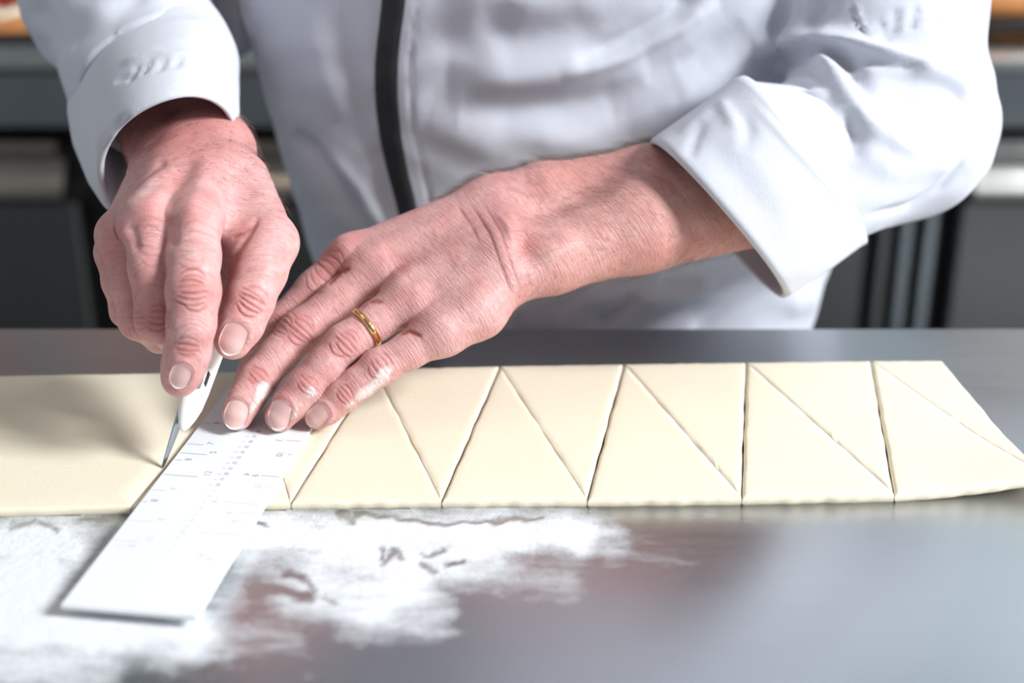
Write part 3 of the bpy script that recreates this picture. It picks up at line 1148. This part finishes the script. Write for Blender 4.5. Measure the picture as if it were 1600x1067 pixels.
red_shade_L = blobs(VL, NL, [(470, 515, 24, 18, 2.3, .55), (402, 592, 22, 16, 2.3, .6), (540, 537, 22, 16, 2.3, .5), (479, 603, 20, 14, 2.3, .6), (592, 572, 20, 16, 2.4, .5), (540, 618, 22, 16, 2.4, .65),
                       (440, 500, 22, 22, 2.3, .5), (520, 410, 34, 26, 2.3, .45), (372, 655, 26, 24, 0, .35), (438, 660, 26, 24, 0, .35), (485, 665, 22, 18, 0, .5), (600, 410, 40, 20, 0, .25), (655, 465, 40, 22, 0, .3),
                       (822, 385, 20, 26, .3, .8), (790, 350, 30, 40, .4, .35), (900, 270, 140, 34, -.2, .45), (1060, 390, 120, 34, -.2, .5), (560, 375, 10, 10, 0, .5), (632, 420, 7, 9, .8, .7), (660, 400, 8, 6, 0, .4), (700, 345, 40, 14, -.4, .25),  # first blob puts the shade of the wrist hollow into the redness
                       (860, 445, 70, 14, -.2, .35), (505, 430, 12, 40, .8, .3), (420, 640, 9, 40, .8, .6), (605, 480, 10, 12, 0, .4)])
red_shade_R = blobs(VR, NR, [(301, 452, 34, 24, 0, .55), (294, 545, 28, 18, 0, .6), (280, 600, 30, 22, 0, .5), (392, 475, 34, 22, .5, .35), (235, 335, 20, 26, 0, .7), (303, 335, 22, 24, 0, .55), (187, 365, 18, 26, 0, .55),
                       (165, 400, 16, 40, 0, .5), (215, 470, 40, 60, 0, .45), (250, 500, 30, 20, 0, .4), (285, 205, 120, 55, -.2, .75), (275, 280, 60, 14, -.5, .3), (350, 545, 14, 16, 0, .5), (440, 395, 20, 26, 0, .25), (400, 190, 30, 60, 0, .3), (395, 350, 16, 14, 0, .35)])  # broad wrist blob also puts the shade there into the colour
flo_L = blobs(VL, NL, [(412, 607, 20, 14, .8, .8), (398, 632, 12, 30, .6, .75), (368, 668, 22, 7, 0, .9), (487, 612, 18, 12, .8, .7), (460, 645, 10, 28, .6, .7), (430, 674, 22, 6, 0, .8), (600, 585, 14, 24, .5, .95), (570, 612, 24, 12, -.6, .85), (545, 635, 20, 10, -.6, .5),
                       (680, 522, 16, 12, 0, .5), (468, 498, 20, 10, 2.3, .35), (356, 640, 12, 30, .3, .3), (440, 490, 30, 10, 2.3, .35)])
flo_R = blobs(VR, NR, [(240, 290, 40, 16, -.4, .45), (215, 315, 30, 14, -.5, .4), (300, 392, 20, 18, 0, .45), (210, 440, 50, 60, 0, .34), (330, 590, 14, 30, .2, .2), (372, 510, 20, 8, 0, .3)])
frk_L = np.clip((project(VL)[0] - 780) / 120, 0, 1) + .22
frk_shade_R = np.clip((250 - project(VR)[1]) / 70, 0, 1) * .8 + .18  # wrist end also raised to carry its shade in the colour

# coarse trunk and upper arms under the clothes, part of the same skin
ELB_L, ELB_R = (1400, 195, .845), (150, -110, .93)
trunk = [Chain([(1235, 265, .815, 76), (1400, 195, .845, 76), (1350, -20, .88, 95), (1320, -300, .92, 105), (1230, -600, .95, 110)]),
         Chain([(205, -40, .90, 80), (150, -110, .93, 75), (450, -420, .97, 100), (580, -640, .97, 105)]),
         Chain([(1230, -600, .95, 110), (900, -680, .96, 140), (580, -640, .97, 105)])]


def f_trunk(P):
    d = trunk[0](P)
    for c in trunk[1:]:
        d = smin(d, c(P), .03)
    q = P - np.array([.04, .965, 0], np.float32)
    z = P[..., 2]
    a = .155 + .12 * np.clip(z, 0, .4)
    e = np.sqrt((q[..., 0] / a) ** 2 + (q[..., 1] / .092) ** 2 + 1e-9)
    body = np.maximum((e - 1) * .09, np.abs(z - .15) - .33)
    nk = P - np.array([.04, .95, .55], np.float32)
    neck = np.maximum(np.sqrt((nk[..., :2] ** 2).sum(-1)) - .058, np.abs(nk[..., 2]) - .09)
    return smin(smin(d, body, .04), neck, .03)


VT, QT = surface_nets(f_trunk, (-.40, .60, -.25), (.45, 1.12, .72), .008, 8, 2.2)
VB = np.concatenate([VL2, VR2, VT])
QB = np.concatenate([QL, QR + len(VL2), QT + len(VL2) + len(VR2)])
zT = np.zeros(len(VT))

person = empty('person', (.04, .95, FZ), 'person in a white jacket with rolled sleeves cutting dough with ruler and knife', 'person')
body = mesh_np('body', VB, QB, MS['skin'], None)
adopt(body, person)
attr(body, 'red', np.concatenate([red_shade_L, red_shade_R, zT]))
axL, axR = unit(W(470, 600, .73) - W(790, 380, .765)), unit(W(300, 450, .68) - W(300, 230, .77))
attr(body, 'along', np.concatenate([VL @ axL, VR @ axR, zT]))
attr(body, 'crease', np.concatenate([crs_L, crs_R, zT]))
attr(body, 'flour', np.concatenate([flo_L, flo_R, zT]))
attr(body, 'freckle', np.concatenate([frk_L, frk_shade_R, zT + .5]))

bvhL = BVHTree.FromPolygons([tuple(v) for v in VL2], [tuple(q) for q in QL.tolist()])
bvhR = BVHTree.FromPolygons([tuple(v) for v in VR2], [tuple(q) for q in QR.tolist()])


def ray_px(bvh, px, py):
    p = W(px, py, 1.0)
    d = Vector(p - CAMP).normalized()
    hit = bvh.ray_cast(Vector(CAMP), d)
    return hit


def make_nail(bvh, cx, cy, ang, hl, hw, sk):
    h0 = ray_px(bvh, cx, cy)
    if h0[0] is None:
        return None
    c, nrm = np.array(h0[0]), np.array(h0[1])
    zc = project(c[None])[2][0]
    a = math.radians(ang)
    R_ = np.array([1, 0, 0])
    U_ = np.array([0, SP, CP])
    ax_ = math.cos(a) * R_ - math.sin(a) * U_
    # slope of the finger: sample the surface behind the nail
    h1 = ray_px(bvh, cx - math.cos(a) * hl * 1.0, cy - math.sin(a) * hl * 1.0)
    h2 = ray_px(bvh, cx + math.cos(a) * hl * .55, cy + math.sin(a) * hl * .55)
    t = unit(np.array(h2[0]) - np.array(h1[0]))
    s = unit(np.cross(nrm, t))
    n = unit(np.cross(t, s))
    if n @ (CAMP - c) < 0:
        n = -n
    px2m = zc / F
    L = hl * px2m * np.linalg.norm(np.array(h2[0]) - np.array(h1[0])) / (1.55 * hl * px2m)
    Wd = hw * px2m
    nu, nv = 15, 13
    V, tp = [], []
    for layer in (0, 1):
        for i in range(nu):
            u = -1 + 2 * i / (nu - 1)
            for j in range(nv):
                v = -1 + 2 * j / (nv - 1)
                # oval plate: rounded at the base and at the free edge
                wv = v * (1 - .16 * max(0, u) ** 2 - .12 * max(0, -u) ** 2)
                uu = u * (1 - (.34 if u < 0 else .42) * v * v)
                base = c + t * uu * L + s * wv * Wd
                hgt = -.34 * Wd * wv * wv - .10 * L * max(0, u) ** 2 - .05 * L * max(0, -u) ** 2
                hit = bvh.ray_cast(Vector(base + n * .006), Vector(-n), .012)
                if hit[0] is not None:
                    hs = float((np.array(hit[0]) - base) @ n)
                    hgt = min(max(hs, hgt - .0006), hgt + .0012)
                p = base + n * (hgt + .00042 - layer * .0007)
                V.append(p)
                tp.append((u + 1) / 2)
    idx_ = np.arange(nu * nv).reshape(nu, nv)
    Q_ = np.stack([idx_[:-1, :-1], idx_[1:, :-1], idx_[1:, 1:], idx_[:-1, 1:]], -1).reshape(-1, 4)
    Q2 = Q_[:, ::-1] + nu * nv
    bd = [(i, 0) for i in range(nu)] + [(nu - 1, j) for j in range(1, nv)] + [(i, nv - 1) for i in range(nu - 2, -1, -1)] + [(0, j) for j in range(nv - 2, 0, -1)]
    bi = [int(idx_[q]) for q in bd]
    side = np.array([(bi[k], bi[(k + 1) % len(bi)], bi[(k + 1) % len(bi)] + nu * nv, bi[k] + nu * nv) for k in range(len(bi))])
    o = mesh_np('fingernail', np.array(V), np.concatenate([Q_, Q2, side]).astype(np.int32), MS['nail'])
    attr(o, 'tip', tp)
    adopt(o, body)
    return o


for side_, bv in (('L', bvhL), ('R', bvhR)):
    for nl in nails[side_]:
        make_nail(bv, *nl)

# ---- wedding ring on the ring finger of the left hand
ra_, rb_ = W(600, 493, .7448), W(556, 524, .7400)
rax = unit(rb_ - ra_)
rc = ra_ + (rb_ - ra_) * .62
e1 = unit(np.cross(rax, np.array([0, 0, 1.0])))
e2 = np.cross(e1, rax)
rr = 30.5 * .742 / F
rings = []
K_ = 72
V, Fq = [], []
prof = [(-.0022, 0.0), (-.0019, .0009), (-.0008, .0014), (.0008, .0014), (.0019, .0009), (.0022, 0.0), (.0, -.0008)]
for i in range(K_):
    a = 2 * math.pi * i / K_
    for (x, r) in prof:
        cut = -.00035 if (i % 9 in (0, 2)) and abs(x) < .002 and r > 0 else 0
        V.append(rc + rax * x * .8 + (e1 * math.cos(a) + e2 * math.sin(a)) * (rr + r + cut))
m_ = len(prof)
for i in range(K_):
    for j in range(m_):
        Fq.append((i * m_ + j, i * m_ + (j + 1) % m_, ((i + 1) % K_) * m_ + (j + 1) % m_, ((i + 1) % K_) * m_ + j))
wr_ = mesh_np('wedding_ring', np.array(V), Fq, MS['gold'], None)
adopt(wr_, person)
wr_['label'] = 'engraved gold ring on the ring finger'

# ---- arm hair
hv, hf = [], []


def hairs(Vs, Ns, sel, dirpx, count, ln, seed):
    rg = np.random.default_rng(seed)
    cand = np.nonzero(sel)[0]
    if not len(cand):
        return
    for i in rg.choice(cand, min(count, len(cand)), replace=False):
        p, n = Vs[i], Ns[i]
        a = math.radians(dirpx + rg.normal(0, 24))
        d = math.cos(a) * np.array([1, 0, 0]) - math.sin(a) * np.array([0, SP, CP])
        d = d - n * (d @ n)
        if np.linalg.norm(d) < .2:
            continue
        d = unit(d)
        L = ln * rg.uniform(.5, 1.15)
        lift_ = rg.uniform(.18, .5)
        b0 = len(hv)
        s = unit(np.cross(d, n))
        for k in range(4):
            t = k / 3
            q = p + d * L * t + n * (L * lift_ * math.sin(t * 1.9) * .8) + s * L * .12 * t * t * rg.normal(0, 1)
            r = .000065 * (1 - .75 * t)
            hv.extend([q + s * r, q - s * r * .5 + n * r, q - s * r * .5 - n * r])
        for k in range(3):
            for j in range(3):
                a0, a1 = b0 + k * 3 + j, b0 + k * 3 + (j + 1) % 3
                hf.append((a0, a1, a1 + 3, a0 + 3))


xL, yL, zL = project(VL)
xR, yR, zR = project(VR)
fL = ((CAMP - VL) * NL).sum(1)
hairs(VL2, NL, (xL > 800) & (xL < 1170) & (fL > -.2), 200, 900, .0095, 1)
hairs(VL2, NL, (xL > 690) & (xL < 1100) & (np.abs(fL) < .16) & (yL < 330), 200, 700, .010, 2)
hairs(VR2, NR, (yR > 170) & (yR < 285), 75, 900, .008, 3)
hairs(VR2, NR, (xR > 350) & (yR > 150) & (yR < 330), 60, 160, .008, 4)
if hf:
    ho = mesh_np('arm_hair', np.array(hv), hf, MS['hair'], None)
    adopt(ho, body)
    ho['kind'] = 'stuff'
# ------------------------------------------------------------------ jacket
sl_L = [Chain([(1185, 300, .803, 96), (1290, 247, .82, 122), (1400, 195, .845, 142), (1352, -20, .87, 176), (1330, -300, .92, 185), (1240, -600, .95, 160)], .02)]
sl_R = [Chain([(282, 205, .782, 96), (238, 110, .825, 122), (180, -10, .89, 134), (150, -110, .93, 140), (450, -420, .97, 160), (570, -650, .97, 155)], .02),
        Chain([(355, -60, .955, 70), (338, 22, .955, 76)], .02)]
cutL = [W(1215, 285, .812).astype(np.float32), unit(W(1120, 343, .795) - W(1262, 248, .82)).astype(np.float32)]
cutR = [W(246, 150, .808).astype(np.float32), unit(W(271, 240, .772) - W(236, 118, .832)).astype(np.float32)]


def f_torso(P):
    z = P[..., 2]
    q0 = P[..., 0] - (.042 - .01 * np.clip(z, 0, .3))
    q1 = P[..., 1] - (.957 - .05 * np.clip(z, 0, .5))
    a = .183 + .20 * np.clip(z, -.1, .25) + .15 * np.clip(-z - .1, 0, .4)
    b = .122 + .04 * np.clip(-z, 0, .5)
    e = np.power(np.abs(q0 / a) ** 2.25 + np.abs(q1 / b) ** 2.25 + 1e-9, 1 / 2.25)
    d = (e - 1) * .125
    sh = z - (.50 - .9 * np.clip(np.abs(q0) - .06, 0, .3) ** 1.3)
    d = -smin(-d, -sh, .05)
    return np.maximum(d, -.34 - z)


def f_jacket(P):
    d = f_torso(P)
    aL = sl_L[0](P)
    aR = np.minimum(sl_R[0](P), sl_R[1](P))
    aL = np.maximum(aL, (P - cutL[0]) @ cutL[1])
    aR = np.maximum(aR, (P - cutR[0]) @ cutR[1])
    kk = .004 + .06 * np.clip((P[..., 2] - .27) / .15, 0, 1)
    d = smin(d, aL, kk)
    d = smin(d, aR, kk)
    nk = P - np.array([.04, .945, .50], np.float32)
    hole = np.maximum(np.sqrt((nk[..., :2] ** 2).sum(-1)) - .066, np.abs(nk[..., 2]) - .09)
    return np.maximum(d, -hole)


VJ, QJ = surface_nets(f_jacket, (-.42, .60, -.36), (.50, 1.12, .60), .0026, 8, 2.4)
VJ, NJ = relax(f_jacket, VJ, .002, 1)
T = (.80, 1.2)     # depths of the trunk
A_ = (.0, .895)    # depths of the sleeves
folds = [
    # image-right sleeve
    ([(1268, 70), (1290, 100), (1320, 150), (1350, 190), (1395, 222), (1450, 240)], 15, 6.5, A_),
    ([(1300, 60), (1330, 105), (1360, 150)], 14, -6.0, A_), ([(1322, 165), (1335, 215), (1335, 250)], 13, -5.0, A_),
    ([(1178, 78), (1230, 60), (1290, 58), (1360, 82), (1440, 108), (1530, 140)], 16, 8.5, A_), ([(1262, 78), (1300, 84), (1390, 100), (1440, 108)], 9, -8.0, A_),
    ([(1195, 105), (1240, 92), (1262, 80)], 16, -4, A_), ([(1440, 118), (1490, 145), (1520, 185)], 16, -3.5, A_),
    ([(1355, 340), (1420, 322), (1470, 292), (1505, 250)], 6, -2.6, A_), ([(1200, 125), (1250, 150), (1300, 148)], 8, 3.0, A_), ([(1195, 112), (1225, 130), (1270, 138)], 7, -3.0, A_),
    ([(1360, 240), (1400, 265), (1470, 262)], 22, 2.5, A_), ([(1230, 20), (1215, 50)], 14, -3, A_), ([(1290, 10), (1270, 40)], 12, -3, A_), ([(1250, 0), (1240, 40)], 12, 2.5, A_),
    ([(1328, 0), (1342, 40), (1360, 66)], 2.5, -1.6, A_), ([(1333, 0), (1348, 40), (1366, 64)], 3, 1.2, A_), ([(1358, 66), (1400, 48), (1450, 35), (1530, 24)], 2.5, -1.6, A_), ([(1360, 60), (1400, 42), (1450, 29), (1530, 18)], 4, 1.0, A_),
    ([(1400, 20), (1396, 50)], 7, -1.4, A_), ([(1430, 15), (1425, 40)], 6, -1.4, A_), ([(1468, 10), (1462, 34)], 6, -1.2, A_), ([(1375, 35), (1385, 60)], 6, -1.2, A_),
    # image-left sleeve
    ([(60, 20), (80, 60), (60, 80)], 16, -4, A_), ([(275, 20), (300, 60), (345, 100)], 14, 4, A_), ([(110, 60), (170, 30), (210, -10)], 22, -3.5, A_), ([(180, 60), (240, 30), (275, 20)], 14, 3, A_),
    ([(105, 148), (125, 165), (160, 170)], 6, -3, A_), ([(190, 75), (215, 60), (255, 45)], 6, -1.8, A_), ([(200, 90), (230, 75), (270, 62)], 6, 1.6, A_),
    ([(345, 10), (355, 60), (350, 100)], 10, -5, (.895, 1.2)), ([(385, 0), (380, 50)], 14, 4, (.895, 1.2)),
    # trunk: folds falling from the zip side
    ([(462, 205), (500, 240), (545, 300), (580, 370), (600, 420)], 9, -5.5, T), ([(470, 240), (510, 300), (540, 380)], 24, 4, T), ([(500, 220), (560, 290), (600, 360)], 14, 4.0, T), ([(440, 160), (460, 260), (480, 400)], 22, 3.5, T),
    ([(520, -20), (545, 80), (570, 170), (590, 260)], 30, -5, T), ([(480, 0), (500, 100), (530, 190)], 26, 3, T), ([(590, 250), (610, 330)], 16, -3, T),
    ([(700, 118), (760, 122), (830, 118), (920, 112), (1010, 100)], 38, 7, T), ([(720, 165), (790, 172), (880, 168), (960, 150), (1060, 120)], 32, -6, T), ([(780, 40), (800, 70), (840, 60), (900, 40)], 34, -4, T),
    ([(750, 0), (790, -10), (900, 0)], 44, 6, T), ([(670, 185), (760, 210), (860, 215), (980, 200)], 38, 5, T), ([(700, 60), (730, 90), (700, 150)], 34, -3, T),
    ([(880, 115), (980, 85), (1060, 45), (1120, 0)], 12, 4, T), ([(900, 95), (980, 62), (1050, 20), (1090, -20)], 14, -5, T), ([(960, 180), (1060, 150), (1160, 110)], 30, 4, T), ([(1010, 120), (1090, 90), (1165, 40)], 20, -4, T),
    ([(860, 480), (930, 440), (1030, 430)], 16, -5, T), ([(980, 470), (1060, 465), (1120, 440)], 14, 5, T), ([(940, 500), (990, 470)], 12, -4, T), ([(1080, 515), (1140, 470), (1210, 430)], 9, -4, T), ([(1090, 505), (1200, 470), (1320, 440)], 30, 5, T),
    ([(800, 470), (830, 510)], 16, 4, T), ([(1040, 440), (1085, 440)], 9, -3, T), ([(1240, 480), (1320, 470)], 16, 2, T),
    ([(596, -10), (586, 80), (580, 140), (585, 200), (600, 280), (615, 350)], 3, -1.0, T), ([(655, -10), (644, 60), (640, 130), (648, 210), (668, 300), (680, 360)], 3, -1.0, T),
]
DJ = strokes(VJ, NJ, folds, ends=True)
VJ2 = VJ + NJ * DJ[:, None]
# soft irregularity of worn cotton
VJ2 = VJ2 + NJ * (.0007 * np.sin(VJ[:, 0] * 95 + 3 * np.sin(VJ[:, 2] * 60)) * np.sin(VJ[:, 2] * 80 + 2 * np.sin(VJ[:, 1] * 70)))[:, None]
jacket = mesh_np('jacket', VJ2, QJ, MS['jacket'], None)
adopt(jacket, person)
bvhJ = BVHTree.FromPolygons([tuple(v) for v in VJ2], [tuple(q) for q in QJ.tolist()])

# zip tape down the front
zl = [(690, -460, 34), (655, -250, 36), (620, -60, 37), (616, 0, 37), (607, 60, 36), (602, 120, 36), (605, 180, 35), (616, 250, 33), (637, 325, 31), (650, 400, 30), (658, 470, 29), (663, 530, 28), (668, 600, 28)]
zy = np.linspace(-460, 600, 160)
zx = np.interp(zy, [a[1] for a in zl], [a[0] for a in zl])
ker = np.ones(13) / 13
zx[6:-6] = np.convolve(zx, ker, 'valid')
zw = np.interp(zy, [a[1] for a in zl], [a[2] for a in zl])
rows = []
for x, y, ww in zip(zx, zy, zw):
    row = []
    for s in np.linspace(-.5, .5, 7):
        h_ = ray_px(bvhJ, x + s * ww, y)
        if h_[0] is None:
            break
        row.append(np.array(h_[0]) + np.array(h_[1]) * (.0016 if abs(s) < .45 else .0002))
    if len(row) == 7 and (not rows or np.linalg.norm(row[3] - rows[-1][3]) < .06):
        rows.append(row)
V = np.array(rows).reshape(-1, 3)
n_ = len(rows)
idx_ = np.arange(n_ * 7).reshape(n_, 7)
Q_ = np.stack([idx_[:-1, :-1], idx_[1:, :-1], idx_[1:, 1:], idx_[:-1, 1:]], -1).reshape(-1, 4)
zo = mesh_np('zip', V, Q_.astype(np.int32), MS['zip'], None)
adopt(zo, jacket)
zo['label'] = 'black zip tape'


def cuff(name, rings_px, folds_, bottom=None):
    """rolled cuff: rings of (centre px, u px, v px, depth of centre, depth swing of u, depth swing of v)"""
    K = 120
    rings = []
    for (cx, cy, zc, ux, uy, uz, vx, vy, vz, pw) in rings_px:
        r = []
        for a in np.linspace(0, 2 * math.pi, K, endpoint=False):
            ca = math.copysign(abs(math.cos(a)) ** pw, math.cos(a))
            sa = math.copysign(abs(math.sin(a)) ** pw, math.sin(a))
            z = zc + uz * ca + vz * sa
            k = zc / z
            r.append(W(800 + (cx + ux * ca + vx * sa - 800), 533.5 + (cy + uy * ca + vy * sa - 533.5), z))
        rings.append(np.array(r))
    # refine between rings
    fine = []
    for a, b in zip(rings[:-1], rings[1:]):
        m = max(1, int(np.linalg.norm(a - b, axis=1).max() / .0024))
        for i in range(m):
            fine.append(a + (b - a) * i / m)
    fine.append(rings[-1])
    A = np.array(fine)
    nr = len(A)
    V = A.reshape(-1, 3)
    idx_ = np.arange(nr * K).reshape(nr, K)
    nx_ = np.roll(idx_, -1, 1)
    Q = np.stack([idx_[:-1], nx_[:-1], nx_[1:], idx_[1:]], -1).reshape(-1, 4)
    # normals from neighbours
    du = np.roll(A, -1, 1) - np.roll(A, 1, 1)
    dv = np.gradient(A, axis=0)
    Nn = np.cross(du, dv).reshape(-1, 3)
    Nn /= np.linalg.norm(Nn, axis=1)[:, None] + 1e-12
    cen = A.mean(axis=(0, 1))
    ring_c = A.mean(axis=1)
    if (((A - ring_c[:, None]).reshape(-1, 3) * Nn).sum(1).mean()) < 0:
        Nn = -Nn
        Q = Q[:, ::-1]
    D = strokes(V, Nn, folds_)
    V = V + Nn * D[:, None]
    o = mesh_np(name, V, Q.astype(np.int32), MS['cuff'], None)
    adopt(o, jacket)
    return o


# image-right cuff: wide band turned back, opening at lower left
cuff('cuff', [
    (1330, 222, .832, 60, 85, .02, 12, -8, -.052, 1.0),
    (1262, 248, .820, 88, 120, .012, 18, -12, -.062, .95),
    (1256, 250, .818, 97, 131, .012, 20, -13, -.070, .92),
    (1246, 254, .816, 98, 132, .012, 20, -13, -.072, .90),
    (1190, 296, .806, 103, 128, .010, 18, -12, -.066, .86),
    (1128, 338, .796, 106, 124, .008, 15, -10, -.058, .86),
    (1121, 343, .795, 105, 122, .008, 14, -9, -.056, .86),
    (1120, 343, .795, 101, 117, .008, 14, -9, -.053, .88),
    (1140, 330, .799, 98, 112, .010, 14, -9, -.052, .9),
    (1215, 285, .812, 92, 108, .010, 14, -9, -.052, .95)], [
    ([(1175, 160), (1240, 230), (1300, 295), (1345, 350)], 5, 1.0), ([(1100, 190), (1085, 220), (1075, 250)], 8, -1.6), ([(1160, 175), (1170, 205), (1160, 240)], 10, -1.5), ([(1130, 165), (1145, 190)], 10, 1.5),
    ([(1060, 205), (1120, 165)], 8, 1.2), ([(1230, 440), (1290, 400), (1340, 370)], 12, 1.2), ([(1200, 300), (1240, 360), (1260, 420)], 30, 1.2), ([(1120, 240), (1200, 330)], 24, -1.0),
    ([(1032, 226), (1080, 285), (1170, 400), (1222, 452)], 2.4, -.5)])
# image-left cuff
cuff('cuff', [
    (205, 60, .865, 118, -38, -.005, -8, -70, -.055, 1.0),
    (236, 118, .832, 128, -42, -.005, -8, -84, -.055, .98),
    (238, 132, .827, 133, -44, -.005, -8, -90, -.058, .95),
    (242, 165, .810, 131, -45, -.004, -8, -94, -.058, .94),
    (252, 214, .784, 122, -43, -.002, -10, -96, -.052, .93),
    (259, 240, .774, 114, -40, 0, -12, -96, -.047, .93),
    (263, 250, .770, 107, -38, 0, -12, -92, -.044, .93),
    (264, 249, .771, 102, -37, 0, -12, -88, -.043, .93),
    (262, 240, .775, 98, -36, 0, -12, -84, -.043, .93),
    (255, 190, .800, 100, -36, 0, -10, -82, -.046, .95),
    (225, 110, .84, 100, -34, 0, -8, -66, -.046, 1.0)], [
    ([(185, 125), (200, 118)], 4, -1.6), ([(205, 122), (215, 105)], 4, -1.6), ([(225, 112), (232, 98)], 4, -1.6), ([(250, 108), (256, 95)], 4, -1.6), ([(275, 102), (280, 92)], 4, -1.4), ([(190, 100), (240, 82), (310, 85)], 6, 1.4),
    ([(190, 188), (215, 172), (260, 152), (310, 152), (360, 172)], 4, .9), ([(178, 210), (185, 190), (200, 180)], 6, -2.2), ([(130, 150), (140, 210), (150, 280)], 4, -1.0), ([(145, 150), (152, 200), (160, 250)], 4, .9),
    ([(160, 180), (150, 230), (158, 290)], 7, 1.5), ([(112, 150), (118, 200), (140, 280), (180, 330)], 4, -.8)])

# trousers and shoes, mostly behind the table
def f_legs(P):
    d = None
    for sx in (-1, 1):
        for (z0, z1, r0, r1) in ((-.30, -.84, .092, .068),):
            t = np.clip((z0 - P[..., 2]) / (z0 - z1), 0, 1)
            cx = .04 + sx * (.085 + .03 * t)
            e = np.sqrt((P[..., 0] - cx) ** 2 + (P[..., 1] - .96) ** 2) - (r0 + (r1 - r0) * t)
            e = np.maximum(e, np.maximum(P[..., 2] + .22, -.855 - P[..., 2]))
            d = e if d is None else smin(d, e, .03)
    return d


VP, QP = surface_nets(f_legs, (-.25, .80, -.88), (.32, 1.1, -.2), .008, 8, 2)
adopt(mesh_np('trousers', VP, QP, MS['trousers'], None), person)
for sx in (-1, 1):
    cx = .04 + sx * .115
    rings = []
    for (y, wdt, hgt) in ((1.06, .022, .05), (1.05, .036, .07), (.99, .040, .085), (.92, .042, .075), (.86, .047, .055), (.81, .042, .045), (.785, .02, .03)):
        rings.append([(cx + wdt * math.cos(a), y, FZ + max(0, hgt / 2 + hgt / 2 * 1.15 * math.sin(a))) for a in np.linspace(0, 2 * math.pi, 18, endpoint=False)])
    MB().loft(rings).build('shoe', MS['black'], person, True, 70)
